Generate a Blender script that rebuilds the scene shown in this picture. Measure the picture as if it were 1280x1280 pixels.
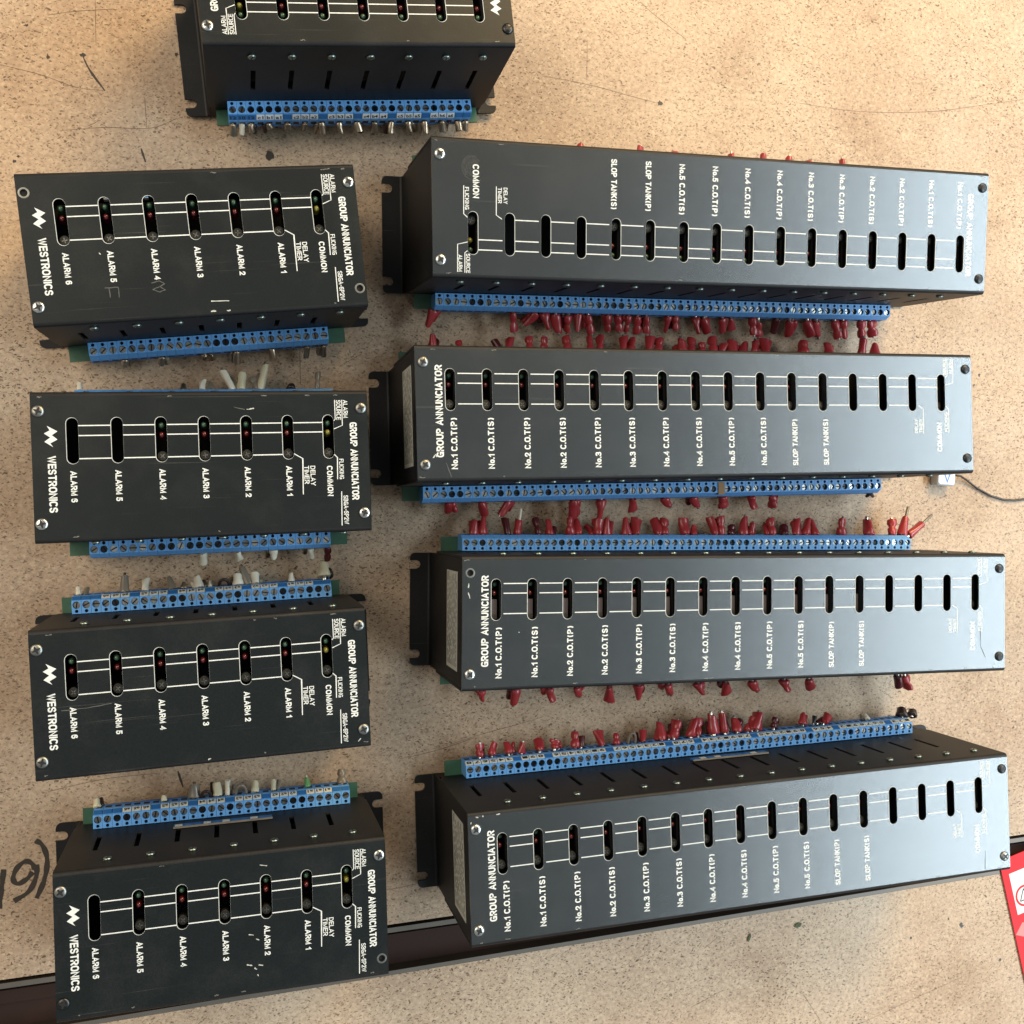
import bpy, bmesh, math, random
from mathutils import Matrix, Vector
random.seed(7)
MM = 0.001
for o in list(bpy.data.objects):
    bpy.data.objects.remove(o)
scene = bpy.context.scene
COL = scene.collection

# ------------------------------------------------------------------ camera
TX, TY, CAM_H, F_PX = -0.0122, -0.2622, 629.77, 1293.25
cam_data = bpy.data.cameras.new('camera')
cam_data.sensor_width = 36.0
cam_data.lens = 36.0 * F_PX / 1280.0
cam_data.clip_start = 0.01
cam_data.clip_end = 50
cam = bpy.data.objects.new('camera', cam_data)
COL.objects.link(cam)
cam.matrix_world = Matrix.Translation((0, 0, CAM_H * MM)) @ Matrix.Rotation(TX, 4, 'X') @ Matrix.Rotation(TY, 4, 'Y')
scene.camera = cam

# ------------------------------------------------------------------ light
world = bpy.data.worlds.new('World')
scene.world = world
world.use_nodes = True
bg = world.node_tree.nodes['Background']
bg.inputs[0].default_value = (0.91, 0.98, 1.0, 1)
bg.inputs[1].default_value = 0.31


def area_light(name, loc, target, size, size_y, energy, color):
    d = bpy.data.lights.new(name, 'AREA')
    d.shape = 'RECTANGLE'
    d.size, d.size_y = size, size_y
    d.energy = energy
    d.color = color
    o = bpy.data.objects.new(name, d)
    COL.objects.link(o)
    o.location = loc
    o.rotation_euler = (Vector(target) - Vector(loc)).to_track_quat('-Z', 'Y').to_euler()
    return o


# bright cool window beyond the right-hand end of the table: the sheen on the long lids
area_light('window_light', (2.05, -0.25, 1.76), (0.35, -0.2, 0), 3.2, 0.5, 90, (0.76, 0.91, 1.0))
# warm ceiling lamp beyond the far right corner of the table
area_light('ceiling_lamp', (0.85, 1.35, 1.25), (0.35, 0.3, 0), 0.8, 0.6, 37, (1.0, 0.70, 0.34))
# second ceiling lamp beyond the left side
area_light('ceiling_lamp', (-1.15, 0.55, 1.5), (0.1, 0.0, 0), 1.2, 1.2, 24, (1.0, 0.85, 0.66))

scene.view_settings.view_transform = 'Standard'
scene.view_settings.look = 'None'
scene.view_settings.exposure = 0.0
scene.view_settings.gamma = 1.0
scene.render.engine = 'CYCLES'

# ------------------------------------------------------------------ materials
def new_mat(name):
    m = bpy.data.materials.new(name)
    m.use_nodes = True
    nt = m.node_tree
    return m, nt, nt.nodes['Principled BSDF']


def node(nt, t, **kw):
    n = nt.nodes.new(t)
    for k, v in kw.items():
        if k.startswith('i_'):
            key = k[2:]
            n.inputs[int(key) if key.isdigit() else key.replace('_', ' ')].default_value = v
        else:
            setattr(n, k, v)
    return n


def plain(name, col, rough=0.5, metal=0.0, var=0.15, scale=400, bump=0.0, spec=0.5, coat=0.0):
    m, nt, b = new_mat(name)
    tc = node(nt, 'ShaderNodeTexCoord')
    nz = node(nt, 'ShaderNodeTexNoise', i_Scale=scale, i_Detail=4.0)
    nt.links.new(tc.outputs['Object'], nz.inputs['Vector'])
    mx = node(nt, 'ShaderNodeMix', data_type='RGBA')
    c1 = [max(0, c * (1 - var)) for c in col]
    c2 = [min(1, c * (1 + var)) for c in col]
    mx.inputs[6].default_value = (*c1, 1)
    mx.inputs[7].default_value = (*c2, 1)
    nt.links.new(nz.outputs[0], mx.inputs[0])
    nt.links.new(mx.outputs[2], b.inputs['Base Color'])
    mr = node(nt, 'ShaderNodeMapRange', i_3=max(0.03, rough - 0.08), i_4=rough + 0.08)
    nt.links.new(nz.outputs[0], mr.inputs[0])
    nt.links.new(mr.outputs[0], b.inputs['Roughness'])
    b.inputs['Metallic'].default_value = metal
    b.inputs['Specular IOR Level'].default_value = spec
    b.inputs['Coat Weight'].default_value = coat
    if bump:
        bp = node(nt, 'ShaderNodeBump', i_Strength=bump, i_Distance=0.0002)
        nt.links.new(nz.outputs[0], bp.inputs['Height'])
        nt.links.new(bp.outputs[0], b.inputs['Normal'])
    return m


def powder(name, col, rough, grain, bump, dust, spec=0.5, coat=0.0):
    """powder-coated sheet steel: fine grain, dust film, faint handling marks"""
    m, nt, b = new_mat(name)
    L = nt.links.new
    tc = node(nt, 'ShaderNodeTexCoord')
    oi = node(nt, 'ShaderNodeObjectInfo')
    off = node(nt, 'ShaderNodeVectorMath', operation='MULTIPLY_ADD')
    L(oi.outputs['Random'], off.inputs[0])
    off.inputs[1].default_value = (3, 5, 2)
    L(tc.outputs['Object'], off.inputs[2])
    g = node(nt, 'ShaderNodeTexNoise', i_Scale=grain, i_Detail=3.0, i_Roughness=0.7)
    L(off.outputs[0], g.inputs['Vector'])
    big = node(nt, 'ShaderNodeTexNoise', i_Scale=28.0, i_Detail=6.0, i_Roughness=0.65)
    L(off.outputs[0], big.inputs['Vector'])
    dr = node(nt, 'ShaderNodeMapRange', i_1=0.48, i_2=0.78)
    L(big.outputs[0], dr.inputs[0])
    mul = node(nt, 'ShaderNodeMath', operation='MULTIPLY')
    L(dr.outputs[0], mul.inputs[0])
    mul.inputs[1].default_value = dust
    mx = node(nt, 'ShaderNodeMix', data_type='RGBA')
    mx.inputs[6].default_value = (*col, 1)
    mx.inputs[7].default_value = (0.16, 0.155, 0.14, 1)
    L(mul.outputs[0], mx.inputs[0])
    for rot, amt in ((0.3, 0.10), (1.75, 0.07)):
        mp = node(nt, 'ShaderNodeMapping')
        mp.inputs['Rotation'].default_value = (0, 0, rot)
        mp.inputs['Scale'].default_value = (14, 900, 14)
        L(off.outputs[0], mp.inputs[0])
        sn = node(nt, 'ShaderNodeTexNoise', i_Scale=1.0, i_Detail=2.0)
        L(mp.outputs[0], sn.inputs['Vector'])
        sm = node(nt, 'ShaderNodeMapRange', i_1=0.70, i_2=0.78, i_3=0.0, i_4=amt)
        L(sn.outputs[0], sm.inputs[0])
        m2 = node(nt, 'ShaderNodeMix', data_type='RGBA')
        L(sm.outputs[0], m2.inputs[0])
        L(mx.outputs[2], m2.inputs[6])
        m2.inputs[7].default_value = (0.32, 0.32, 0.30, 1)
        mx = m2
    # grain modulates the colour a little
    hs = node(nt, 'ShaderNodeMix', data_type='RGBA', blend_type='MULTIPLY')
    gr = node(nt, 'ShaderNodeMapRange', i_1=0.3, i_2=0.7, i_3=0.6, i_4=1.35)
    L(g.outputs[0], gr.inputs[0])
    hs.inputs[0].default_value = 1.0
    L(mx.outputs[2], hs.inputs[6])
    L(gr.outputs[0], hs.inputs[7])
    L(hs.outputs[2], b.inputs['Base Color'])
    b.inputs['Specular IOR Level'].default_value = spec
    b.inputs['Coat Weight'].default_value = coat
    b.inputs['Coat IOR'].default_value = 1.75
    b.inputs['Coat Roughness'].default_value = rough
    rr = node(nt, 'ShaderNodeMapRange', i_3=rough - 0.01, i_4=rough + 0.045)
    L(big.outputs[0], rr.inputs[0])
    L(rr.outputs[0], b.inputs['Roughness'])
    bp = node(nt, 'ShaderNodeBump', i_Strength=bump, i_Distance=0.0002)
    L(g.outputs[0], bp.inputs['Height'])
    L(bp.outputs[0], b.inputs['Normal'])
    L(bp.outputs[0], b.inputs['Coat Normal'])
    return m


def laminate(name, tint=(1, 1, 1)):
    """worn speckled tan laminate"""
    m, nt, b = new_mat(name)
    L = nt.links.new
    tc = node(nt, 'ShaderNodeTexCoord')
    obj = tc.outputs['Object']
    big = node(nt, 'ShaderNodeTexNoise', i_Scale=6.5, i_Detail=8.0, i_Roughness=0.68)
    L(obj, big.inputs['Vector'])
    ramp = node(nt, 'ShaderNodeValToRGB')
    L(big.outputs[0], ramp.inputs[0])
    cr = ramp.color_ramp
    cr.elements[0].position, cr.elements[1].position = 0.32, 0.70
    cr.elements[0].color = (0.390 * tint[0], 0.266 * tint[1], 0.174 * tint[2], 1)
    cr.elements[1].color = (0.565 * tint[0], 0.432 * tint[1], 0.308 * tint[2], 1)
    fine = node(nt, 'ShaderNodeTexNoise', i_Scale=420.0, i_Detail=4.0, i_Roughness=0.65)
    L(obj, fine.inputs['Vector'])
    fr = node(nt, 'ShaderNodeMapRange', i_1=0.3, i_2=0.7, i_3=0.74, i_4=1.22)
    L(fine.outputs[0], fr.inputs[0])
    m1 = node(nt, 'ShaderNodeMix', data_type='RGBA', blend_type='MULTIPLY')
    m1.inputs[0].default_value = 1
    L(ramp.outputs[0], m1.inputs[6])
    L(fr.outputs[0], m1.inputs[7])
    cur = m1.outputs[2]
    # warp so that the flecks are ragged dashes, not dots
    warp = node(nt, 'ShaderNodeTexNoise', i_Scale=300.0, i_Detail=3.0)
    L(obj, warp.inputs['Vector'])
    wv = node(nt, 'ShaderNodeVectorMath', operation='MULTIPLY_ADD')
    L(warp.outputs['Color'], wv.inputs[0])
    wv.inputs[1].default_value = (0.0045, 0.0045, 0)
    L(obj, wv.inputs[2])

    wn = node(nt, 'ShaderNodeTexNoise', i_Scale=9.0, i_Detail=7.0, i_Roughness=0.7)
    L(obj, wn.inputs['Vector'])
    wear = node(nt, 'ShaderNodeMapRange', i_1=0.36, i_2=0.62, i_3=0.6, i_4=1.1)
    L(wn.outputs[0], wear.inputs[0])

    def flecks(cur, scale, thr, density, col, rot, stretch, amt):
        mp = node(nt, 'ShaderNodeMapping')
        mp.inputs['Rotation'].default_value = (0, 0, rot)
        mp.inputs['Scale'].default_value = (1, stretch, 1)
        L(wv.outputs[0], mp.inputs[0])
        v = node(nt, 'ShaderNodeTexVoronoi', i_Scale=scale, voronoi_dimensions='2D')
        L(mp.outputs[0], v.inputs['Vector'])
        sp = node(nt, 'ShaderNodeSeparateColor')
        L(v.outputs['Color'], sp.inputs[0])
        # fleck radius varies from cell to cell, most cells have none
        rad = node(nt, 'ShaderNodeMapRange', i_1=1 - density, i_2=1.0, i_3=0.0, i_4=thr)
        L(sp.outputs[0], rad.inputs[0])
        lt = node(nt, 'ShaderNodeMath', operation='SUBTRACT')
        L(rad.outputs[0], lt.inputs[0])
        L(v.outputs['Distance'], lt.inputs[1])
        sm = node(nt, 'ShaderNodeMapRange', i_1=0.0, i_2=0.08, i_3=0.0, i_4=amt)
        L(lt.outputs[0], sm.inputs[0])
        fm = node(nt, 'ShaderNodeMath', operation='MULTIPLY')
        L(sm.outputs[0], fm.inputs[0])
        L(wear.outputs[0], fm.inputs[1])
        mx = node(nt, 'ShaderNodeMix', data_type='RGBA')
        L(fm.outputs[0], mx.inputs[0])
        L(cur, mx.inputs[6])
        mx.inputs[7].default_value = (*col, 1)
        return mx.outputs[2]

    cur = flecks(cur, 360, 0.42, 0.60, (0.60, 0.47, 0.31), 0.3, 1.3, 0.6)
    cur = flecks(cur, 520, 0.42, 0.62, (0.17, 0.10, 0.055), 0.5, 1.7, 0.8)
    cur = flecks(cur, 330, 0.34, 0.42, (0.085, 0.05, 0.028), 2.2, 2.2, 0.85)
    cur = flecks(cur, 170, 0.22, 0.28, (0.06, 0.036, 0.02), 1.1, 1.9, 0.85)
    cur = flecks(cur, 42, 0.075, 0.15, (0.045, 0.03, 0.02), 0.2, 1.2, 0.9)
    # grime patches
    gn = node(nt, 'ShaderNodeTexNoise', i_Scale=11.0, i_Detail=8.0, i_Roughness=0.72)
    L(obj, gn.inputs['Vector'])
    gm = node(nt, 'ShaderNodeMapRange', i_1=0.54, i_2=0.78, i_3=0.0, i_4=0.65)
    L(gn.outputs[0], gm.inputs[0])
    mx = node(nt, 'ShaderNodeMix', data_type='RGBA', blend_type='MULTIPLY')
    L(gm.outputs[0], mx.inputs[0])
    L(cur, mx.inputs[6])
    mx.inputs[7].default_value = (0.56, 0.51, 0.47, 1)
    L(mx.outputs[2], b.inputs['Base Color'])
    rr = node(nt, 'ShaderNodeMapRange', i_1=0.3, i_2=0.7, i_3=0.46, i_4=0.70)
    b.inputs['Specular IOR Level'].default_value = 0.4
    L(gn.outputs[0], rr.inputs[0])
    L(rr.outputs[0], b.inputs['Roughness'])
    bp = node(nt, 'ShaderNodeBump', i_Strength=0.22, i_Distance=0.0002)
    L(fine.outputs[0], bp.inputs['Height'])
    L(bp.outputs[0], b.inputs['Normal'])
    return m


M = {}
M['table'] = laminate('speckled_laminate')
M['lid_small'] = powder('satin_black_paint', (0.0052, 0.0078, 0.0084), 0.34, 1500, 0.15, 0.06, 0.36)
M['lid_long'] = powder('textured_black_paint', (0.0060, 0.0088, 0.0092), 0.24, 1750, 0.42, 0.06, 0.5, 1.0)
M['chassis'] = powder('black_chassis_paint', (0.010, 0.010, 0.0105), 0.5, 1300, 0.12, 0.06, 0.28)
M['print'] = plain('white_screen_print', (0.64, 0.66, 0.64), 0.5, var=0.28, scale=900)
M['blue'] = plain('blue_terminal_plastic', (0.135, 0.37, 0.74), 0.42, var=0.28, scale=160)
M['blue_edge'] = plain('blue_marker_plastic', (0.03, 0.14, 0.36), 0.45, var=0.2, scale=500)
M['pcb'] = plain('green_circuit_board', (0.045, 0.125, 0.075), 0.4, var=0.3, scale=250)
M['steel'] = plain('nickel_screw', (0.62, 0.62, 0.58), 0.25, 1.0, var=0.25, scale=900)
M['dull_steel'] = plain('dull_screw', (0.28, 0.28, 0.26), 0.4, 1.0, var=0.4, scale=700)
M['dark_steel'] = plain('dark_reflection_rusty_screw', (0.055, 0.055, 0.055), 0.35, 1.0, var=0.4, scale=700)  # dark mirror reflection put into lid screws' colour; rusty tone for terminal screws
M['zinc'] = plain('zinc_screw', (0.27, 0.33, 0.30), 0.38, 1.0, var=0.3, scale=800)
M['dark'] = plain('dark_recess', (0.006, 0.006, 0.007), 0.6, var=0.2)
M['red'] = plain('red_vinyl_sleeve', (0.34, 0.032, 0.036), 0.30, var=0.4, scale=260, bump=0.7)
M['dark_red'] = plain('maroon_vinyl_sleeve', (0.075, 0.010, 0.012), 0.3, var=0.4, scale=220)
M['white_tube'] = plain('white_marker_tube', (0.70, 0.65, 0.52), 0.4, var=0.32, scale=420, bump=0.7)
M['ivory'] = plain('ivory_marker_tube', (0.62, 0.56, 0.38), 0.4, var=0.35, scale=420, bump=0.7)
M['grey_tube'] = plain('smoky_tube', (0.20, 0.17, 0.13), 0.3, var=0.3, scale=260)
M['brown'] = plain('brown_insulation', (0.03, 0.016, 0.013), 0.4, var=0.35, scale=260)
M['black_wire'] = plain('black_insulation', (0.02, 0.018, 0.018), 0.4, var=0.3)
M['green_tube'] = plain('green_insulation', (0.10, 0.28, 0.10), 0.4, var=0.3)
M['bronze'] = plain('tarnished_ferrule', (0.40, 0.32, 0.23), 0.33, 0.9, var=0.35, scale=260, bump=0.7)
M['copper'] = plain('cut_conductor', (0.62, 0.58, 0.52), 0.3, 1.0, var=0.3)
M['led_green'] = plain('green_lamp_lens', (0.05, 0.12, 0.072), 0.15, var=0.2, spec=0.8)
M['led_red'] = plain('red_lamp_lens', (0.10, 0.010, 0.014), 0.15, var=0.2, spec=0.8)
M['led_yellow'] = plain('yellow_lamp_lens', (0.22, 0.21, 0.035), 0.15, var=0.2, spec=0.8)
M['pot'] = plain('trimmer_body', (0.035, 0.037, 0.033), 0.45, var=0.3)
M['pot_slab'] = plain('mauve_relay_body', (0.075, 0.062, 0.070), 0.4, var=0.15)
M['foil'] = plain('silver_foil_label', (0.46, 0.46, 0.40), 0.45, 0.1, var=0.15, scale=300)
M['label_ink'] = plain('label_ink', (0.05, 0.05, 0.045), 0.5)
M['tag_ink'] = plain('marker_ink', (0.02, 0.02, 0.022), 0.5)
M['alu'] = plain('aluminium_trim', (0.15, 0.13, 0.11), 0.5, 0.4, var=0.2, scale=60)
M['groove'] = plain('dark_wood_groove', (0.030, 0.014, 0.010), 0.7, var=0.4, scale=40, spec=0.25)
M['board_edge'] = plain('dark_board_edge', (0.05, 0.035, 0.022), 0.6, var=0.3, scale=60)
M['outline'] = plain('worn_white_rim', (0.50, 0.52, 0.50), 0.5, var=0.25, scale=700)
M['marker_pen'] = plain('black_marker_pen', (0.040, 0.030, 0.022), 0.5, var=0.4, scale=300)
M['scratch'] = plain('table_scratch', (0.16, 0.10, 0.06), 0.6, var=0.3, scale=300)
M['chip'] = plain('bare_metal_chip', (0.55, 0.55, 0.50), 0.4, 0.3, var=0.2)
M['finger'] = plain('skin_grease', (0.045, 0.045, 0.042), 0.6, var=0.5, scale=1200)
M['nick'] = plain('rubbed_edge', (0.16, 0.155, 0.14), 0.4, 0.3, var=0.3)
M['smudge'] = plain('dull_smudge', (0.075, 0.075, 0.07), 0.6, var=0.4, scale=900)
M['card_red'] = plain('red_card_print', (0.66, 0.030, 0.040), 0.6, var=0.12, scale=60, spec=0.2)
M['card_pink'] = plain('pink_card_print', (0.74, 0.22, 0.21), 0.6, var=0.12, scale=60)
M['card_white'] = plain('white_card_print', (0.72, 0.72, 0.70), 0.6, var=0.05, scale=60)
M['plug'] = plain('clear_white_plug', (0.55, 0.57, 0.58), 0.25, var=0.1)
M['plug_blue'] = plain('blue_plug_mark', (0.05, 0.16, 0.50), 0.4, var=0.1)
M['tape'] = plain('brown_tape', (0.30, 0.16, 0.05), 0.5, var=0.25)
M['leaf'] = plain('dry_green_crumb', (0.06, 0.08, 0.03), 0.7, var=0.4)

# ------------------------------------------------------------------ mesh helpers (all in millimetres)
class MB:
    """collects verts / faces with material slots, builds ONE mesh"""

    def __init__(self):
        self.v, self.f, self.m, self.s = [], [], [], []
        self.mats = []

    def slot(self, mat):
        if mat not in self.mats:
            self.mats.append(mat)
        return self.mats.index(mat)

    def add(self, verts, faces, mat, smooth=False):
        o = len(self.v)
        self.v += [tuple(p) for p in verts]
        k = self.slot(mat)
        for f in faces:
            self.f.append([i + o for i in f])
            self.m.append(k)
            self.s.append(smooth)
        return self

    def box(self, c, d, mat, rot=None):
        x, y, z = [q / 2 for q in d]
        vs = [Vector((sx * x, sy * y, sz * z)) for sx in (-1, 1) for sy in (-1, 1) for sz in (-1, 1)]
        if rot:
            vs = [rot @ p for p in vs]
        vs = [p + Vector(c) for p in vs]
        return self.add(vs, [(0, 1, 3, 2), (4, 6, 7, 5), (0, 4, 5, 1), (2, 3, 7, 6), (0, 2, 6, 4), (1, 5, 7, 3)], mat)

    def rings(self, rings, mat, cap0=True, cap1=True, smooth=True):
        n = len(rings[0])
        vs = [p for r in rings for p in r]
        fs = []
        for i in range(len(rings) - 1):
            for j in range(n):
                a, b = i * n + j, i * n + (j + 1) % n
                fs.append((a, b, b + n, a + n))
        self.add(vs, fs, mat, smooth)
        o = len(self.v) - len(vs)
        k = self.slot(mat)
        if cap0:
            self.f.append([o + j for j in reversed(range(n))]); self.m.append(k); self.s.append(False)
        if cap1:
            q = o + (len(rings) - 1) * n
            self.f.append([q + j for j in range(n)]); self.m.append(k); self.s.append(False)
        return self

    def lathe(self, prof, mat, n=16, c=(0, 0, 0), cap0=True, cap1=True, smooth=True):
        rs = [[(c[0] + r * math.cos(2 * math.pi * j / n), c[1] + r * math.sin(2 * math.pi * j / n), c[2] + z)
               for j in range(n)] for r, z in prof]
        return self.rings(rs, mat, cap0, cap1, smooth)

    def tube(self, path, rad, mat, n=8):
        pts = [Vector(p) for p in path]
        rs = []
        for i, p in enumerate(pts):
            t = (pts[min(i + 1, len(pts) - 1)] - pts[max(i - 1, 0)]).normalized()
            a = t.cross(Vector((0, 0, 1)))
            if a.length < 1e-3:
                a = t.cross(Vector((1, 0, 0)))
            a.normalize()
            b = a.cross(t)
            r = rad[i] if isinstance(rad, (list, tuple)) else rad
            rs.append([p + a * r * math.cos(2 * math.pi * j / n) + b * r * math.sin(2 * math.pi * j / n) for j in range(n)])
        return self.rings(rs, mat)

    def mesh(self, me, mat, M4=None):
        vs = [(M4 @ v.co) if M4 else v.co.copy() for v in me.vertices]
        return self.add(vs, [list(p.vertices) for p in me.polygons], mat)

    def merge(self, other, M4):
        o = len(self.v)
        self.v += [tuple(M4 @ Vector(p)) for p in other.v]
        ks = [self.slot(m) for m in other.mats]
        for f, m, s in zip(other.f, other.m, other.s):
            self.f.append([i + o for i in f]); self.m.append(ks[m]); self.s.append(s)
        return self

    def data(self, name):
        me = bpy.data.meshes.new(name)
        me.from_pydata([(x * MM, y * MM, z * MM) for x, y, z in self.v], [], self.f)
        for m in self.mats:
            me.materials.append(M[m])
        for p, k, s in zip(me.polygons, self.m, self.s):
            p.material_index = k
            p.use_smooth = s
        me.update()
        return me

    def build(self, name, parent=None):
        return put(name, self.data(name), parent)


def put(name, me, parent=None, loc=(0, 0, 0), rz=0.0):
    o = bpy.data.objects.new(name, me)
    COL.objects.link(o)
    o.location = [q * MM for q in loc]
    o.rotation_euler = (0, 0, rz)
    if parent:
        o.parent = parent
    return o


def tag(o, label, cat, group=None):
    o['label'] = label
    o['category'] = cat
    if group:
        o['group'] = group
    return o


def curve_mesh(cu):
    ob = bpy.data.objects.new('tmp', cu)
    COL.objects.link(ob)
    dg = bpy.context.evaluated_depsgraph_get()
    me = bpy.data.meshes.new_from_object(ob.evaluated_get(dg))
    bpy.data.objects.remove(ob)
    bpy.data.curves.remove(cu)
    return me


def sheet(loops, thick=0.0):
    """flat sheet with holes: first loop outer, others holes; centred on z = 0"""
    cu = bpy.data.curves.new('c', 'CURVE')
    cu.dimensions = '2D'
    cu.fill_mode = 'BOTH'
    cu.extrude = thick / 2
    for lp in loops:
        sp = cu.splines.new('POLY')
        sp.points.add(len(lp) - 1)
        for p, q in zip(sp.points, lp):
            p.co = (q[0], q[1], 0, 1)
        sp.use_cyclic_u = True
    return curve_mesh(cu)


_text_cache = {}


def text_mesh(body, bold=0.018):
    key = (body, bold)
    if key not in _text_cache:
        cu = bpy.data.curves.new('t', 'FONT')
        cu.body = body
        cu.size = 10
        cu.offset = bold * 10
        cu.resolution_u = 3
        me = curve_mesh(cu)
        xs = [v.co.x for v in me.vertices]
        _text_cache[key] = (me, min(xs), max(xs))
    return _text_cache[key]


CAP = 7.29


def add_text(mb, body, start, end, cap, mat, z, bold=0.018):
    """lettering from start to end (baseline centre line runs through the middle of the caps)"""
    me, x0, x1 = text_mesh(body, bold)
    s, e = Vector((*start, 0)), Vector((*end, 0))
    d = (e - s)
    ln = d.length
    d.normalize()
    up = Vector((-d.y, d.x, 0))
    kx, ky = ln / (x1 - x0), cap / CAP
    vs = [s + d * ((v.co.x - x0) * kx) + up * ((v.co.y - CAP / 2) * ky) + Vector((0, 0, z)) for v in me.vertices]
    mb.add(vs, [list(p.vertices) for p in me.polygons], mat)


def stroke(mb, pts, w, mat, z):
    """flat printed / scratched line of width w (number or list)"""
    P = [Vector((p[0], p[1], 0)) for p in pts]
    vs = []
    for i, p in enumerate(P):
        t = (P[min(i + 1, len(P) - 1)] - P[max(i - 1, 0)]).normalized()
        nrm = Vector((-t.y, t.x, 0))
        ww = w[i] if isinstance(w, (list, tuple)) else w
        # mitre
        if 0 < i < len(P) - 1:
            a = (P[i] - P[i - 1]).normalized()
            ww = ww / max(0.5, abs(a.dot(t)))
        vs += [p + nrm * ww / 2 + Vector((0, 0, z)), p - nrm * ww / 2 + Vector((0, 0, z))]
    fs = [(2 * i, 2 * i + 1, 2 * i + 3, 2 * i + 2) for i in range(len(P) - 1)]
    mb.add(vs, fs, mat)


def stadium(cx, y0, y1, r, n=8):
    pts = []
    for j in range(n + 1):
        a = math.pi * j / n
        pts.append((cx + r * math.cos(a), y1 - r + r * math.sin(a)))
    for j in range(n + 1):
        a = math.pi + math.pi * j / n
        pts.append((cx + r * math.cos(a), y0 + r + r * math.sin(a)))
    return pts


def circle(cx, cy, r, n=16):
    return [(cx + r * math.cos(2 * math.pi * j / n), cy + r * math.sin(2 * math.pi * j / n)) for j in range(n)]


def round_rect(x0, y0, x1, y1, r, n=4):
    pts = []
    for cx, cy, a0 in ((x1 - r, y1 - r, 0), (x0 + r, y1 - r, 90), (x0 + r, y0 + r, 180), (x1 - r, y0 + r, 270)):
        for j in range(n + 1):
            a = math.radians(a0 + 90 * j / n)
            pts.append((cx + r * math.cos(a), cy + r * math.sin(a)))
    return pts


# ------------------------------------------------------------------ the table
EDGE_UP = lambda x: -264.6 + 0.0388 * x          # far board's edge at the groove
EDGE_LO = lambda x: -297.0 + 0.0500 * x          # near board's edge at the groove
X0, X1, Y0, Y1 = -900, 1500, -1000, 1000


def slab(name, poly, z0, z1, mat):
    mb = MB()
    n = len(poly)
    mb.add([(x, y, z1) for x, y in poly], [list(range(n))], mat)
    mb.add([(x, y, z0) for x, y in poly], [list(reversed(range(n)))], 'board_edge')
    for i in range(n):
        a, b = poly[i], poly[(i + 1) % n]
        mb.add([(a[0], a[1], z0), (b[0], b[1], z0), (b[0], b[1], z1), (a[0], a[1], z1)], [(0, 1, 2, 3)], 'board_edge')
    o = mb.build(name)
    o['kind'] = 'structure'
    return o


def strip_poly(fn, a, b):
    return [(X0, fn(X0) + a), (X1, fn(X1) + a), (X1, fn(X1) + b), (X0, fn(X0) + b)]


tabletop = slab('tabletop', [(X0, EDGE_UP(X0)), (X1, EDGE_UP(X1)), (X1, Y1), (X0, Y1)], -18, 0, 'table')
tabletop_near = slab('tabletop_near', [(X0, Y0), (X1, Y0), (X1, EDGE_LO(X1)), (X0, EDGE_LO(X0))], -18, 0, 'table')
groove = slab('table_groove', [(X0, EDGE_LO(X0)), (X1, EDGE_LO(X1)), (X1, EDGE_UP(X1)), (X0, EDGE_UP(X0))], -16, -9, 'groove')
trim = slab('edge_trim', strip_poly(EDGE_UP, -5.6, -2.6), -8.9, -1.2, 'alu')
trim2 = slab('edge_trim', strip_poly(EDGE_LO, 0.2, 2.8), -8.9, 0.25, 'alu')
# a raised lip inside the groove
slab('groove_rail', strip_poly(EDGE_UP, -16.5, -9.0), -8.9, -6.5, 'groove')

# handwriting in black marker pen
mb = MB()
def arc_pts(pts, n=8):
    """Catmull-Rom through the points"""
    P = [Vector((*p, 0)) for p in pts]
    P = [2 * P[0] - P[1]] + P + [2 * P[-1] - P[-2]]
    out = []
    for i in range(1, len(P) - 2):
        for k in range(n):
            t = k / n
            a, b, c, d = P[i - 1], P[i], P[i + 1], P[i + 2]
            out.append(0.5 * ((2 * b) + (c - a) * t + (2 * a - 5 * b + 4 * c - d) * t * t + (3 * b - a - 3 * c + d) * t ** 3))
    out.append(P[-2])
    return [(p.x, p.y) for p in out]


def taper(n, w):
    return [w * (0.55 + 0.45 * math.sin(math.pi * (i + 0.6) / (n + 0.2))) for i in range(n)]


WRITING = [
    [(-108.1, -192.5), (-104.7, -195.4), (-102.4, -201.5), (-102.3, -208.9), (-104.2, -217.2), (-107.7, -225.4)],
    [(-108.3, -208.9), (-109.9, -205.6), (-113.4, -203.9), (-117.8, -207.5), (-119.7, -213.1), (-117.3, -216.2), (-112.5, -213.8),
     (-109.6, -210.2)],
    [(-107.6, -206.2), (-107.8, -213.0), (-111.6, -221.0), (-119.3, -225.8)],
    [(-124.5, -207.4), (-125.5, -216.3), (-126.2, -222.5), (-126.9, -229.3)],
    [(-134.0, -196.0), (-138.5, -205.0), (-139.0, -216.0), (-135.5, -228.0)]]
for s in WRITING:
    p = arc_pts(s)
    stroke(mb, p, [3.1 * (0.85 + 0.15 * math.sin(0.6 * i)) for i in range(len(p))], 'marker_pen', 0.12 + 0.02 * WRITING.index(s))
mb.build('marker_writing', tabletop)

# ------------------------------------------------------------------ sign-writer's stroke lettering
def _arc(cx, cy, rx, ry, a0, a1, n=9):
    return [(cx + rx * math.cos(math.radians(a0 + (a1 - a0) * k / n)), cy + ry * math.sin(math.radians(a0 + (a1 - a0) * k / n))) for k in range(n + 1)]


def _oval(cx, cy, rx, ry, a0, a1, n=16, e=0.78):
    out = []
    for k in range(n + 1):
        a = math.radians(a0 + (a1 - a0) * k / n)
        c, s = math.cos(a), math.sin(a)
        out.append((cx + rx * math.copysign(abs(c) ** e, c), cy + ry * math.copysign(abs(s) ** e, s)))
    return out


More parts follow.
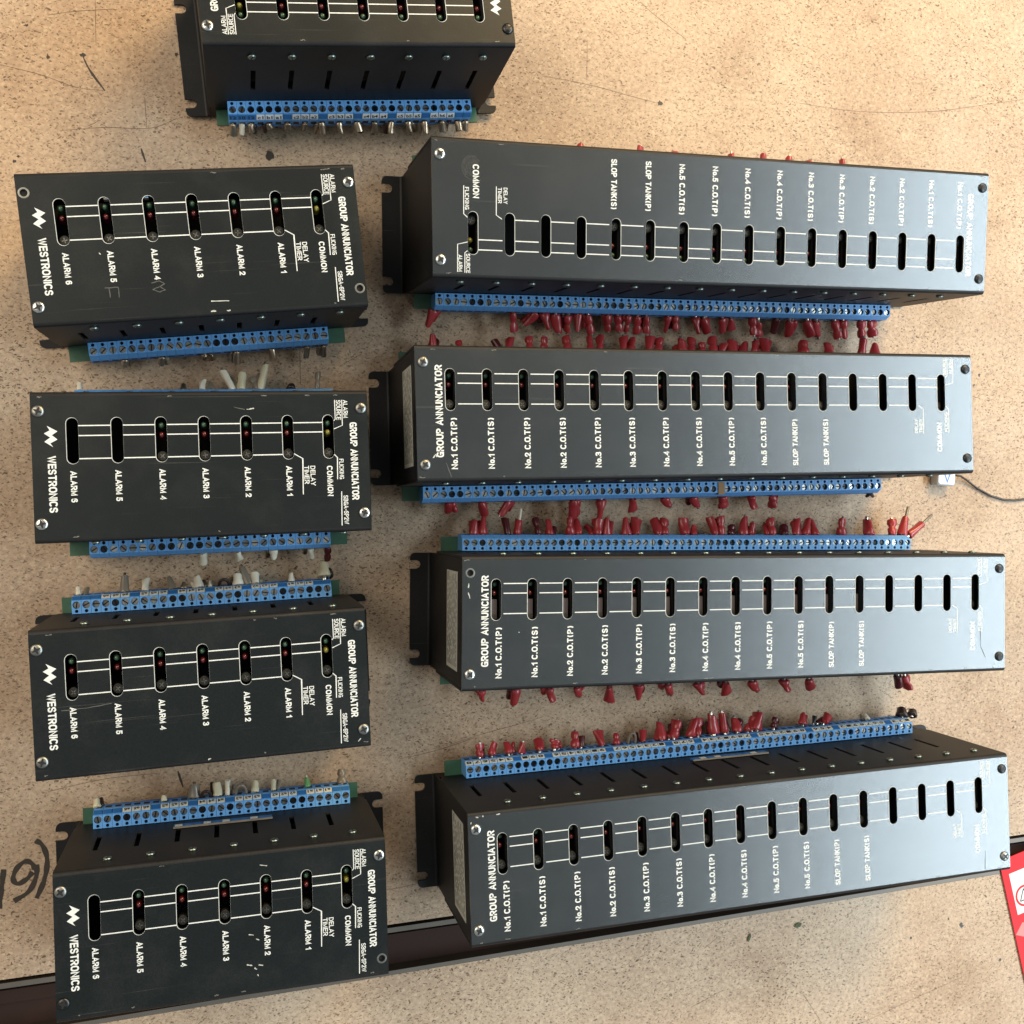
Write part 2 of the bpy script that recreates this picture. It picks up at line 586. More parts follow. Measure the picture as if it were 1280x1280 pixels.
def _cr(pts, n=4):
    P = [Vector((*p, 0)) for p in pts]
    P = [2 * P[0] - P[1]] + P + [2 * P[-1] - P[-2]]
    out = []
    for i in range(1, len(P) - 2):
        a, b, c, d = P[i - 1:i + 3]
        for k in range(n):
            t = k / n
            q = 0.5 * ((2 * b) + (c - a) * t + (2 * a - 5 * b + 4 * c - d) * t * t + (3 * b - a - 3 * c + d) * t ** 3)
            out.append((q.x, q.y))
    out.append(pts[-1])
    return out


_P = [(0, 0), (0, 1), (.55, 1)] + _arc(.55, .73, .45, .27, 90, -90)[1:] + [(0, .46)]
GLYPH = {
    'A': (.74, [[(0, 0), (.5, 1), (1, 0)], [(.19, .30), (.81, .30)]]),
    'B': (.66, [[(0, 0), (0, 1), (.55, 1)] + _arc(.55, .76, .36, .24, 90, -90)[1:] + [(0, .52)], [(.5, .52)] + _arc(.57, .26, .43, .26, 90, -90) + [(0, 0)]]),
    'C': (.70, [_oval(.5, .5, .5, .5, 48, 312)]),
    'D': (.68, [[(0, 0), (0, 1), (.4, 1)] + _arc(.42, .5, .58, .5, 90, -90, 12)[1:] + [(0, 0)]]),
    'E': (.60, [[(1, 1), (0, 1), (0, 0), (1, 0)], [(0, .52), (.92, .52)]]),
    'F': (.56, [[(1, 1), (0, 1), (0, 0)], [(0, .50), (.88, .50)]]),
    'G': (.72, [_oval(.5, .5, .5, .5, 48, 335), [(.98, 0), (.98, .45), (.55, .45)]]),
    'I': (.0, [[(0, 0), (0, 1)]]),
    'K': (.68, [[(0, 0), (0, 1)], [(0, .34), (.98, 1)], [(.34, .58), (1, 0)]]),
    'L': (.56, [[(0, 1), (0, 0), (1, 0)]]),
    'M': (.80, [[(0, 0), (0, 1), (.5, .12), (1, 1), (1, 0)]]),
    'N': (.68, [[(0, 0), (0, 1), (1, 0), (1, 1)]]),
    'O': (.74, [_oval(.5, .5, .5, .5, 0, 360, 24)]),
    'P': (.64, [_P]),
    'R': (.66, [_P, [(.5, .46), (1, 0)]]),
    'S': (.66, [_cr([(.90, .86), (.72, .98), (.45, 1), (.13, .93), (.02, .75), (.16, .59), (.5, .5), (.85, .41), (.98, .24), (.86, .06), (.55, 0), (.25, .02), (.06, .15)])]),
    'T': (.64, [[(0, 1), (1, 1)], [(.5, 1), (.5, 0)]]),
    'U': (.68, [[(0, 1), (0, .35)] + _arc(.5, .35, .5, .35, 180, 360)[1:] + [(1, 1)]]),
    'W': (1.0, [[(0, 1), (.26, 0), (.5, .92), (.74, 0), (1, 1)]]),
    'Y': (.70, [[(0, 1), (.5, .45), (1, 1)], [(.5, .45), (.5, 0)]]),
    'o': (.46, [_oval(.5, .33, .5, .33, 0, 360, 20)]),
    '.': (.0, [[(0, -.01), (0, .05)]]),
    '-': (.36, [[(0, .42), (1, .42)]]),
    '(': (.28, [_arc(1.1, .45, 1.1, .66, 132, 228)]),
    ')': (.28, [_arc(-.1, .45, 1.1, .66, 48, -48)]),
    '1': (.28, [[(0, .72), (1, 1), (1, 0)]]),
    '2': (.58, [_cr([(.02, .7), (.14, .92), (.5, 1), (.88, .92), (.98, .72), (.8, .48), (.35, .2), (0, 0)]) + [(1, 0)]]),
    '3': (.58, [_cr([(.06, .86), (.22, .97), (.5, 1), (.84, .93), (.93, .75), (.8, .57), (.45, .52)]), _cr([(.45, .52), (.86, .45), (.99, .26), (.86, .07), (.5, 0), (.22, .02), (.03, .13)])]),
    '4': (.62, [[(.78, 0), (.78, 1), (0, .28), (1, .28)]]),
    '5': (.58, [[(.9, 1), (.16, 1), (.05, .47)] + _cr([(.05, .47), (.3, .6), (.62, .6), (.93, .48), (.98, .28), (.86, .07), (.55, 0), (.25, .01), (.02, .12)])[1:]]),
    '6': (.60, [_cr([(.88, .90), (.74, .98), (.5, 1), (.14, .88), (.01, .52), (.06, .2), (.25, .03), (.5, 0), (.85, .07), (.99, .31), (.86, .53), (.52, .59), (.18, .50), (.03, .34)])]),
}


def add_strokes(mb, body, start, end, cap, mat, z, weight=0.19):
    """stroke lettering fitted between two points; start -> end is the reading direction"""
    pos, x = [], 0.0
    for ch in body:
        if ch == ' ':
            x += 0.50
            continue
        w = GLYPH[ch][0]
        x += 0.08 if ch == '(' else 0
        pos.append((ch, x, w))
        x += w + weight + 0.13
    total = x - 0.13
    s, e = Vector((*start, 0)), Vector((*end, 0))
    d = e - s
    ln = d.length
    d.normalize()
    up = Vector((-d.y, d.x, 0))
    kx = ln / total
    wt = weight * cap * 0.5 + weight * kx * 0.5          # stroke width in mm
    h = weight / 2
    for ch, x0, w in pos:
        for li, poly in enumerate(GLYPH[ch][1]):
            pts = []
            for px, py in poly:
                u = (x0 + h + px * w) * kx
                v = (h + py * (1 - weight) - 0.5) * cap
                q = s + d * u + up * v
                pts.append((q.x, q.y))
            # square ends stick out by half a stroke where the line ends on the cap line
            stroke2(mb, pts, wt, mat, z + li * 0.004)


def stroke2(mb, pts, w, mat, z):
    """flat line with true mitres and extended ends, closed rings welded"""
    P = [Vector((p[0], p[1], 0)) for p in pts]
    Q = [P[0]]
    for p in P[1:]:
        if (p - Q[-1]).length > 1e-4:
            Q.append(p)
    P = Q
    closed = (P[0] - P[-1]).length < 1e-3
    n = len(P)
    if n < 2:
        return
    if not closed:
        P[0] = P[0] + (P[0] - P[1]).normalized() * w * 0.45
        P[-1] = P[-1] + (P[-1] - P[-2]).normalized() * w * 0.45
    vs = []
    for i, p in enumerate(P):
        if closed and i in (0, n - 1):
            a, b = P[0] - P[-2], P[1] - P[0]
        else:
            a = P[i] - P[i - 1] if i > 0 else P[1] - P[0]
            b = P[i + 1] - P[i] if i < n - 1 else P[-1] - P[-2]
        a, b = a.normalized(), b.normalized()
        na, nb = Vector((-a.y, a.x, 0)), Vector((-b.y, b.x, 0))
        m = na + nb
        if m.length < 0.2:
            m = na
        m.normalize()
        k = min(1.9, 1 / max(0.3, m.dot(na)))
        vs += [p + m * (w / 2 * k) + Vector((0, 0, z)), p - m * (w / 2 * k) + Vector((0, 0, z))]
    mb.add(vs, [(2 * i + 1, 2 * i, 2 * i + 2, 2 * i + 3) for i in range(n - 1)], mat)

# ------------------------------------------------------------------ shared small parts
def phillips(kind):
    """countersunk cross-head screw, origin on the lid surface"""
    mb = MB()
    metal = {'silver': 'steel', 'dull': 'dull_steel', 'dark': 'dark_steel'}[kind]
    mb.lathe([(2.85, -0.4), (2.9, 0.3), (2.65, 0.75), (2.1, 1.05), (1.4, 1.2), (0.5, 1.24)], metal, 20)
    for a in (0, math.pi / 2):
        R3 = Matrix.Rotation(a, 3, 'Z')
        pts = [(-1.95, -0.28), (-0.5, -0.62), (0.5, -0.62), (1.95, -0.28), (1.95, 0.28), (0.5, 0.62), (-0.5, 0.62), (-1.95, 0.28)]
        mb.rings([[R3 @ Vector((x, y, z)) for x, y in pts] for z in (0.7, 1.27 + 0.01 * a)], 'dark', smooth=False)
    return mb.data('lid_screw')


SCREW = {k: phillips(k) for k in ('silver', 'dull', 'dark')}
mb = MB()
mb.lathe([(2.6, 0.02), (2.2, 0.08), (1.75, 0.02)], 'dull_steel', 18, cap0=False, cap1=False)
mb.lathe([(1.8, -4.0), (1.8, 0.02)], 'dark', 18, cap1=False)
HOLE = mb.data('empty_screw_hole')


def dome(mat, r, h):
    mb = MB()
    prof = [(r * 1.25, -6), (r * 1.25, -5.2), (r, -5.2), (r, 0)]
    prof += [(r * math.cos(a), h * math.sin(a)) for a in [math.radians(q) for q in (20, 40, 58, 75, 86)]]
    mb.lathe(prof, mat, 14)
    return mb.data(mat)


LED = {k: dome('led_' + k, 1.55, 1.5) for k in ('green', 'red', 'yellow')}
mb = MB()
mb.lathe([(2.5, -7), (2.5, -0.2), (2.2, 0)], 'pot', 16)
for a in (0.4, 0.4 + math.pi / 2):
    mb.box((0, 0, 0.05), (2.7, 0.5, 0.3), 'dull_steel', Matrix.Rotation(a, 3, 'Z'))
POT = mb.data('trim_potentiometer')
mb = MB()
mb.box((0, 0, -3), (3.4, 10.5, 6), 'pot_slab')
mb.box((0.2, -3.9, 0.06), (2.4, 2.4, 0.12), 'pot')
SLAB = mb.data('relay_body')
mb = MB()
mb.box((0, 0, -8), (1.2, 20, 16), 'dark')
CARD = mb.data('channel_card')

# terminal pole: outward is +y, pitch along x, z 0 = board top.  34 verts of outline + holes
PITCH = 4.98


def pole_mb():
    mb = MB()
    w = PITCH / 2 - 0.07
    # top face with a screw hole and a test hole
    scr = circle(0.0, 4.75, 2.0, 14)
    tst = circle(0.0, 1.35, 0.95, 8)
    top = sheet([[(-w, 0), (w, 0), (w, 7.2), (-w, 7.2)], scr, tst])
    ztop = 13.4
    mb.mesh(top, 'blue', Matrix.Translation((0, 0, ztop)))
    for lp, dep in ((scr, 2.4), (tst, 2.0)):
        n = len(lp)
        vs = [(x, y, ztop) for x, y in lp] + [(x, y, ztop - dep) for x, y in lp]
        mb.add(vs, [(j, j + n, (j + 1) % n + n, (j + 1) % n) for j in range(n)], 'blue_edge')
        mb.add([(x, y, ztop - dep) for x, y in lp], [list(range(n))], 'dark')
    # body profile extruded along x
    prof = [(0, 0), (0, ztop), (7.2, ztop), (7.2, 12.9), (9.1, 9.6), (9.4, 9.0), (9.4, 0)]
    n = len(prof)
    vs = [(-w, y, z) for y, z in prof] + [(w, y, z) for y, z in prof]
    fs = [list(reversed(range(n))), [n + i for i in range(n)]]
    for i in range(n):
        j = (i + 1) % n
        if i == 1:
            continue          # the holed top is already there
        fs.append((i, i + n, j + n, j))
    mb.add(vs, fs, 'blue')
    mb.box((0, 9.35, 4.6), (3.2, 0.3, 4.4), 'dark')   # wire entry
    return mb


POLE_MB = pole_mb()
POLE = POLE_MB.data('terminal')


def tscrew_mb(mat):
    mb = MB()
    r = 1.88
    mb.add([(x, y, 0) for x, y in circle(0, 0, r, 12)], [list(range(12))], 'dark')
    for s in (0, math.pi):
        a0 = math.asin(0.3 / r)
        pts = [(r * math.cos(s + a0 + (math.pi - 2 * a0) * k / 7), r * math.sin(s + a0 + (math.pi - 2 * a0) * k / 7)) for k in range(8)]
        n = 8
        mb.add([(x, y, 0.75) for x, y in pts] + [(x, y, 0.02) for x, y in pts],
               [list(range(n))] + [(i, i + n, (i + 1) % n + n, (i + 1) % n) for i in range(n)], mat)
    return mb


TSCREW = [tscrew_mb(k).data('terminal_screw') for k in ('steel', 'dull_steel', 'dark_steel')]
TSCREW_MB = tscrew_mb('dull_steel')

# slotted pan-head screw on the side wall, axis +y
mb = MB()
mb.lathe([(2.1, 0), (2.1, 0.9), (1.6, 1.4)], 'zinc', 14)
mb.box((0, 0, 1.35), (3.6, 0.55, 0.2), 'dark')
SIDE = mb.data('side_screw')


# sleeves and ferrules: unit length along +y, unit radius
def sleeve(prof, mat, seed, pin='copper', pin_to=1.07, bore=0.62, flat=0.16, bend=0.0):
    rnd = random.Random(seed)
    n = 12
    mb = MB()
    ph = [rnd.uniform(0, 6.28) for _ in range(3)]

    def ring(t, r, k=1.0):
        out = []
        for j in range(n):
            a = 2 * math.pi * j / n
            q = r * (1 + k * (0.07 * math.sin(2 * a + ph[0] + 3 * t) + 0.05 * math.sin(3 * a + ph[1] - 5 * t)))
            sx, sz = 1 + flat * math.sin(t * 3 + ph[2]), 1 - flat * math.sin(t * 3 + ph[2])
            out.append((q * math.cos(a) * sx + bend * t * t, t + (0.05 * math.sin(a + ph[2]) if t > 0.9 else 0), q * math.sin(a) * sz))
        return out
    mb.rings([ring(t, r) for t, r in prof], mat, cap0=True, cap1=False)
    t1, r1 = prof[-1]
    mb.rings([ring(t1, r1), ring(t1 - 0.01, r1 * 0.80), ring(t1 - 0.22, r1 * bore)], mat, cap0=False, cap1=False)
    mb.add(ring(t1 - 0.22, r1 * bore), [list(range(n))], 'dark')
    if pin:
        mb.lathe([(0.34, 0), (0.34, 1), (0.2, 1.02)], pin, 8)
        # stand the pin along +y
        k = 3 * 8
        for i in range(len(mb.v) - k, len(mb.v)):
            x, y, z = mb.v[i]
            mb.v[i] = (x * 1.0 + 0.12 + bend, t1 - 0.25 + z * (pin_to - t1 + 0.25), y)
    # conductor going back into the terminal
    mb.rings([[(0.4 * math.cos(2 * math.pi * j / 8), t, 0.4 * math.sin(2 * math.pi * j / 8)) for j in range(8)] for t in (-0.3, 0.06)], 'copper')
    return mb.data(mat)


RED_PROF = [(0.0, 0.62), (0.06, 0.9), (0.22, 1.0), (0.38, 0.98), (0.47, 0.70), (0.58, 0.72), (0.68, 0.98), (0.92, 1.0), (1.0, 0.93)]
RED_PROF2 = [(0.0, 0.7), (0.08, 1.0), (0.3, 1.02), (0.45, 0.9), (0.75, 0.86), (0.95, 0.8), (1.0, 0.7)]
TUBE_PROF = [(0.0, 0.9), (0.1, 1.0), (0.5, 0.96), (0.9, 1.0), (1.0, 0.97)]
FER_PROF = [(0.0, 0.9), (0.1, 1.0), (0.35, 0.98), (0.5, 0.86), (0.8, 0.92), (1.0, 0.78)]
STUB = {
    'r': [sleeve(RED_PROF, 'red', 1, pin_to=1.10), sleeve(RED_PROF2, 'red', 2, pin_to=1.16, bend=0.7), sleeve(RED_PROF, 'red', 3, pin_to=1.14, flat=0.28),
          sleeve(RED_PROF2, 'red', 4, pin=None, bore=0.5, bend=-0.8, flat=0.3), sleeve(TUBE_PROF, 'red', 5, pin_to=1.12, flat=0.3, bore=0.8)],
    'd': [sleeve(RED_PROF, 'dark_red', 6, pin=None), sleeve(TUBE_PROF, 'dark_red', 7, pin=None)],
    'w': [sleeve(TUBE_PROF, 'white_tube', 8, pin=None, bore=0.82, bend=0.6), sleeve(FER_PROF, 'white_tube', 9, pin='bronze', pin_to=1.15, bore=0.8)],
    'i': [sleeve(TUBE_PROF, 'ivory', 10, pin=None, bore=0.82, bend=-0.5), sleeve(FER_PROF, 'ivory', 11, pin='bronze', pin_to=1.1, bore=0.8)],
    'g': [sleeve(TUBE_PROF, 'grey_tube', 12, pin='bronze', pin_to=1.2, bend=0.5, bore=0.8), sleeve(RED_PROF, 'grey_tube', 13, pin=None)],
    'm': [sleeve(FER_PROF, 'bronze', 14, pin=None), sleeve(FER_PROF, 'bronze', 15, pin_to=1.06), sleeve(TUBE_PROF, 'bronze', 16, pin=None)],
    'n': [sleeve(RED_PROF2, 'brown', 17, pin=None)],
    'b': [sleeve(TUBE_PROF, 'black_wire', 18, pin=None)],
    'v': [sleeve(RED_PROF2, 'green_tube', 19, pin='white_tube', pin_to=1.25)],
    's': [sleeve(TUBE_PROF, 'red', 20, pin='grey_tube', pin_to=1.75)],
    't': [sleeve(RED_PROF2, 'red', 21, pin='white_tube', pin_to=1.7)],
}
STUB_NAME = {'r': 'red_sleeve', 'd': 'maroon_sleeve', 'w': 'white_tube', 'i': 'ivory_tube', 'g': 'smoky_tube', 'm': 'ferrule',
             'n': 'brown_sleeve', 'b': 'cut_wire', 'v': 'green_wire_end', 's': 'red_sleeve', 't': 'red_sleeve', 'o': 'wire_loop'}

# wire ends in each unit: base x, y -> tip x, y (unit's own frame as it lies), width, kind
STUBS = {
    'L1': [(-155, -45.4, -158.3, -54.4, 5.6, 'r'), (-106.2, -45.5, -104.5, -57, 5, 'r'), (-91.2, -46, -96.3, -53.7, 5.1, 'r'), (-86.1, -45.9, -84.9, -55.9, 6.4, 'r'), (-78.9, -46.5, -78.2, -57.8, 6.4, 'r'), (-70.6, -47.1, -70.5, -56.5, 5.6, 'r'), (-64.6, -46.2, -63.6, -55.9, 5.2, 'r'), (-57.7, -46.5, -54.9, -57.8, 5.2, 'r'), (-44.2, -46.2, -43.1, -56, 5.3, 'r'), (-38.1, -46.5, -35.6, -55.9, 5.8, 'r'), (-30.6, -46.3, -30.7, -56.2, 4.9, 'r'), (-24.8, -46.6, -23.1, -56.9, 5.8, 'r'), (-18.6, -46.5, -17.3, -57.2, 5, 'r'), (-3.8, -46.2, -1.9, -54.9, 5.5, 'r'), (1.2, -46.1, 2.6, -54.4, 5, 'r'), (15.3, -46.6, 16.2, -57.1, 5.6, 'r'), (21.3, -46.9, 23.8, -57, 6.1, 'r'), (34.2, -46.7, 37.3, -54.7, 5.6, 'r'), (40.4, -46.6, 42.1, -54.1, 5.2, 'r'), (55.4, -45.9, 57.8, -57.1, 6.3, 'r'), (59.9, -48.6, 62, -58, 5.8, 'r'), (73.6, -46.5, 73.5, -54.6, 5.3, 'd'), (82.8, -47.2, 85.8, -57.6, 6.4, 'r'), (95.9, -47, 98.4, -57.9, 7, 'r'), (102.4, -47.3, 105.4, -57.8, 6.5, 'r'), (116.4, -46.6, 120.4, -58.1, 6.6, 'r'), (122.7, -46.4, 126.4, -57, 6.1, 'r'), (136.6, -46.2, 139.7, -56.8, 6.7, 'r'), (143.2, -46.1, 148.2, -55.7, 6.2, 'r'),
           (-64.4, 45.9, -63.4, 56.0, 5.5, 'r'), (-24.0, 45.9, -23.0, 57.0, 5.5, 'r'), (-0.5, 45.9, 0.5, 56.1, 5.5, 'r'), (38.3, 45.9, 39.3, 57.0, 5.5, 'r'), (61.1, 45.9, 62.1, 57.6, 5.5, 'r'), (78.4, 45.9, 79.4, 56.9, 5.5, 'r'), (96.0, 45.9, 97.0, 56.4, 5.5, 'r'), (119.8, 45.9, 120.8, 58.3, 5.5, 'r')],
    'L2': [(-146.6, 44.1, -145.5, 54.6, 5.2, 'r'), (-129.8, 42, -129.5, 51.3, 4.5, 'r'), (-104.9, 42.4, -107.7, 52.2, 5, 'd'), (-99, 44, -97.3, 53.6, 5.4, 'r'), (-85.7, 44.3, -85.6, 54.6, 5.1, 'r'), (-76.5, 44.4, -75.8, 54.4, 5.5, 'r'), (-60.8, 44.6, -61.7, 55.1, 6, 'r'), (-46.3, 44.9, -45.5, 55.4, 5.2, 'r'), (-40.2, 45, -38.5, 55.9, 5.4, 'r'), (-24.5, 45.2, -23.1, 56.2, 5.3, 'r'), (-18.8, 45.3, -16.9, 54.7, 5.4, 'r'), (-7.7, 45.5, -5.3, 56.6, 5.9, 'r'), (-0.5, 45.6, 1, 55, 6.3, 'r'), (15.7, 45.8, 17.3, 54.9, 6.4, 'r'), (22.1, 45.9, 23.8, 55.9, 6, 'r'), (29.9, 44.4, 30.1, 53, 5.6, 'r'), (37.7, 46.2, 38.6, 57, 6.5, 'r'), (43.2, 44.6, 45.5, 52.5, 5.6, 'r'), (49.9, 43.6, 52.2, 54.6, 7.7, 'r'), (58.6, 43.8, 60.5, 54.2, 6, 'r'), (66.3, 43.9, 68.3, 55.8, 6.5, 'r'), (74.6, 44, 76.6, 56, 7.4, 'r'), (102.5, 44.4, 104.7, 55.1, 8.6, 'r'), (121.3, 44.7, 123.5, 54.9, 7.1, 'r'), (145.8, 45, 148.8, 56.8, 7.5, 'r'), (155.7, 43.2, 158.7, 53.1, 7.3, 'r'), (-139, -45.5, -138, -53, 5.3, 'r'), (-118, -46, -117.2, -55.1, 5.8, 'r'), (-101.1, -45.6, -105.3, -55, 5.8, 'r'), (-59.9, -46, -58.9, -58.3, 6.7, 'r'), (-41.9, -46.4, -40.3, -58.7, 6.6, 'r'), (-20.8, -46, -19.3, -53.9, 5.8, 'r'), (1, -45.2, 3, -51.9, 5.9, 'r'), (20.9, -45.2, 23.2, -52.8, 5.5, 'r'), (40.7, -46, 43.4, -53.2, 5.6, 'r'), (61.7, -45.2, 64.1, -53.7, 6.2, 'r'), (77.3, -45.8, 78.2, -53.7, 6, 'r'), (149.5, -44.2, 150.4, -47.7, 2.9, 'b'), (150.1, -44.2, 154.5, -47.8, 2.9, 'b')],
    'L3': [(-146.5, 45.2, -146.9, 54.3, 6.2, 'r'), (-141.2, 45.6, -141.5, 58.3, 5.8, 'r'), (-125.5, 45.2, -126.6, 56, 5.4, 'd'), (-119.7, 45.2, -118.2, 55.3, 5.5, 't'), (-105.9, 45.2, -106.9, 55.7, 5.5, 'd'), (-99.1, 45.3, -97.5, 55.4, 5.3, 'r'), (-85.5, 45.3, -85.1, 56.7, 6.5, 'r'), (-80.3, 45.3, -79.5, 56.7, 6.1, 'r'), (-66.9, 45.3, -67.3, 55.5, 6.1, 'r'), (-67.4, 45.7, -66.5, 55.6, 6.1, 'r'), (-61.1, 45.7, -60.8, 56, 5.3, 'r'), (-48.2, 45.3, -47.5, 55.7, 5.8, 'r'), (-42, 45.7, -40.4, 56.1, 6.3, 'r'), (-26.3, 45.8, -27.4, 57, 6.3, 'r'), (-22.3, 45.8, -21.1, 55.8, 6.4, 'r'), (-7.3, 45.8, -8.8, 55.9, 6.9, 'r'), (-1.8, 45.8, -0.9, 50.8, 4.6, 'r'), (13.8, 45.8, 11.5, 57.3, 5.6, 'r'), (17.5, 45.8, 17.6, 58.2, 5.6, 'r'), (24.1, 45.9, 26.6, 51.8, 6.1, 'd'), (33.5, 45.9, 33.6, 57.4, 6.2, 'r'), (38.6, 45.9, 40.3, 53.1, 5.7, 'r'), (54.8, 45.2, 53.7, 56.5, 6.1, 'r'), (62.5, 45.7, 64.7, 51.6, 6.1, 'd'), (72.4, 45.7, 73, 55.6, 6.9, 'r'), (79.1, 45.7, 80.3, 56.6, 7, 'r'), (85.8, 45.7, 87.6, 56.2, 5.6, 'r'), (105, 45.7, 107.5, 56.8, 6.9, 'r'), (125.6, 45.8, 128.2, 56.9, 7.6, 'r'), (144.2, 45.8, 146.4, 56.5, 6.5, 'r'), (151.8, 45.8, 157, 57.1, 6.2, 's'), (157.7, 45.8, 169.5, 54, 5.4, 's'), (-141.5, -48.7, -140.3, -54, 5.3, 'r'), (-120, -48.4, -118.9, -57.7, 6, 'r'), (-98.7, -48.6, -96.8, -56.9, 6.1, 'r'), (-80.4, -48.7, -79, -55.8, 6, 'r'), (-59.1, -48.9, -57.6, -59, 6.1, 'r'), (-39.5, -49, -37.8, -56.8, 6.2, 'r'), (-19.4, -49.1, -17.2, -57, 6.5, 'r'), (1.2, -49.1, 3.8, -56.9, 6.8, 'r'), (20.9, -49.2, 23.7, -57.4, 6.5, 'r'), (39.8, -49.2, 42, -56.4, 6.5, 'r'), (62.8, -49.3, 65.1, -56.6, 7.1, 'r'), (81.2, -49.3, 84.4, -57.6, 6.8, 'r'), (149.1, -49.6, 152, -57.1, 6.6, 'd'), (154.6, -49.8, 158.6, -58.8, 6.7, 'r')],
    'L4': [(-145.2, 46.5, -144.6, 54.1, 5.3, 'r'), (-137.6, 46.9, -136, 53.3, 5, 'r'), (-126.9, 47, -126, 53.6, 5, 'r'), (-118.9, 46.3, -117.5, 52.8, 4.6, 'r'), (-107.2, 46.9, -106.3, 54.1, 6.3, 'r'), (-97.5, 47.2, -96.3, 52.6, 6.1, 'r'), (-84, 46.5, -82.6, 55.5, 6.2, 'r'), (-80.1, 46.7, -78.7, 52.8, 4.4, 'd'), (-66.1, 46, -67.4, 54.8, 5.7, 'r'), (-56.7, 45.8, -55.2, 51.3, 5.3, 'r'), (-46.6, 46, -44.7, 53.1, 5.8, 'o'), (-38.9, 45.9, -36.8, 52.7, 4.5, 'r'), (-26.1, 46, -23.4, 56.3, 5.9, 'r'), (-17.7, 46.4, -13.6, 56.7, 6.6, 'r'), (-17.6, 46.7, -14.1, 55.9, 7, 'r'), (-5.8, 46.3, -4, 57, 7.1, 'r'), (-0.9, 46.5, 0.7, 56.6, 6.4, 'r'), (10.4, 46.8, 12.1, 58.9, 7.9, 'r'), (18.2, 46.8, 17.1, 59.1, 6.5, 'r'), (26.8, 46.7, 29.2, 54.8, 6.5, 'r'), (34.4, 46.6, 36.7, 50.9, 5.8, 'r'), (41.2, 46.7, 44.8, 56.8, 7.3, 'r'), (53.6, 46.9, 56.4, 52.5, 5.6, 'd'), (75, 47.7, 77.6, 52.7, 5.3, 'r'), (83.3, 47.7, 85.6, 51.7, 2.7, 'b'), (90.8, 47, 97.2, 50.7, 6.1, 'r'), (124.3, 46.9, 126.3, 48.2, 3.1, 'w'), (150.8, 46, 153.1, 51.2, 8, 'n'), (158.7, 46, 161, 49.2, 7.2, 'n')],
    'S1': [(-67.6, -44.6, -67.4, -51.3, 4.3, 'm'), (-62.5, -44.7, -63, -50.6, 3.3, 'w'), (-57.7, -44.7, -57.1, -49.3, 4, 'm'), (-47.6, -44.9, -46.9, -48.7, 3.9, 'm'), (-37.1, -45, -37, -48.8, 4.3, 'm'), (-27.2, -45.1, -27.2, -48.6, 3.6, 'm'), (-17.3, -45.2, -17.7, -51.7, 4.2, 'm'), (-7.6, -45.3, -6.8, -51.5, 3.8, 'm'), (2.6, -45.1, 3.5, -50.9, 4.5, 'm'), (13.2, -45.2, 12.8, -49.9, 3.8, 'm'), (22.8, -45.3, 22.6, -51.6, 4.3, 'm'), (32.8, -45.5, 33.9, -51, 4.1, 'm'), (42.5, -45.6, 43.4, -52.2, 3.8, 'm'), (53.4, -45.7, 54, -50.5, 4.2, 'm'), (63, -45.4, 63.5, -51.4, 4.2, 'm'), (67.5, -45.9, 67.8, -50.7, 4.2, 'm')],
    'S2': [(-47.2, -44.3, -47.8, -49.3, 4, 'm'), (-27.6, -44.3, -28.3, -50.5, 4, 'm'), (-4.3, -44.3, -4.9, -48.1, 4.4, 'm'), (13.2, -44.4, 12.3, -52.5, 4, 'm'), (32.9, -44.2, 33, -51.6, 3.7, 'm'), (52.9, -44.5, 51.9, -52.3, 3.7, 'm'), (62.5, -44.3, 61.9, -52.2, 3.8, 'm')],
    'S3': [(-67.6, 40.3, -67.8, 51, 3.2, 'w'), (-13, 39.9, -13.2, 49.4, 3.7, 'm'), (-2.9, 39.8, -2.9, 52.2, 3.8, 'w'), (1.5, 39.8, 1.8, 50.5, 3.8, 'g'), (14, 40.1, 8.7, 57, 4.4, 'w'), (18.4, 40.1, 19.4, 55.7, 5, 'i'), (28.3, 40, 24.5, 53.7, 4.4, 'g'), (29.1, 40, 32.4, 61.1, 4.5, 'i'), (46.1, 39.9, 46.6, 48.6, 5.3, 'n'), (61.2, 39.8, 62.1, 56.1, 3.5, 'g'), (-5.6, -45.3, -5.3, -51.5, 4.2, 'w'), (12.9, -44.3, 14.4, -51.5, 4.3, 'w'), (33.1, -45.2, 33.1, -51.1, 4.4, 'w'), (54, -45.3, 54.3, -51.6, 4, 'w'), (63.9, -44.9, 63.9, -53.4, 4.2, 'd')],
    'S4': [(-66.9, 44.3, -67.1, 50.2, 3.1, 'w'), (-43, 44.8, -42.9, 54.2, 4.3, 'g'), (-32.2, 44.4, -32.1, 52.8, 4.1, 'w'), (-17.6, 44.1, -19.4, 52.3, 3.5, 'g'), (-11.6, 44, -11.5, 47.9, 3, 'm'), (-2.8, 44.1, -4.5, 51.7, 4.8, 'w'), (-4.8, 44.9, -6.7, 48.3, 3.4, 'w'), (2.7, 44.1, 3, 48.8, 2.1, 'w'), (10.3, 44.5, 10.6, 49.8, 6.6, 'o'), (18.3, 44.4, 17.9, 52.3, 5.8, 'w'), (27.5, 44.2, 27, 50.9, 4.9, 'w'), (23.7, 44.9, 20.6, 55.6, 4.2, 'g'), (48, 44.1, 48, 50.4, 3.3, 'w'), (66.8, 47.7, 67, 55.4, 7, 'i')],
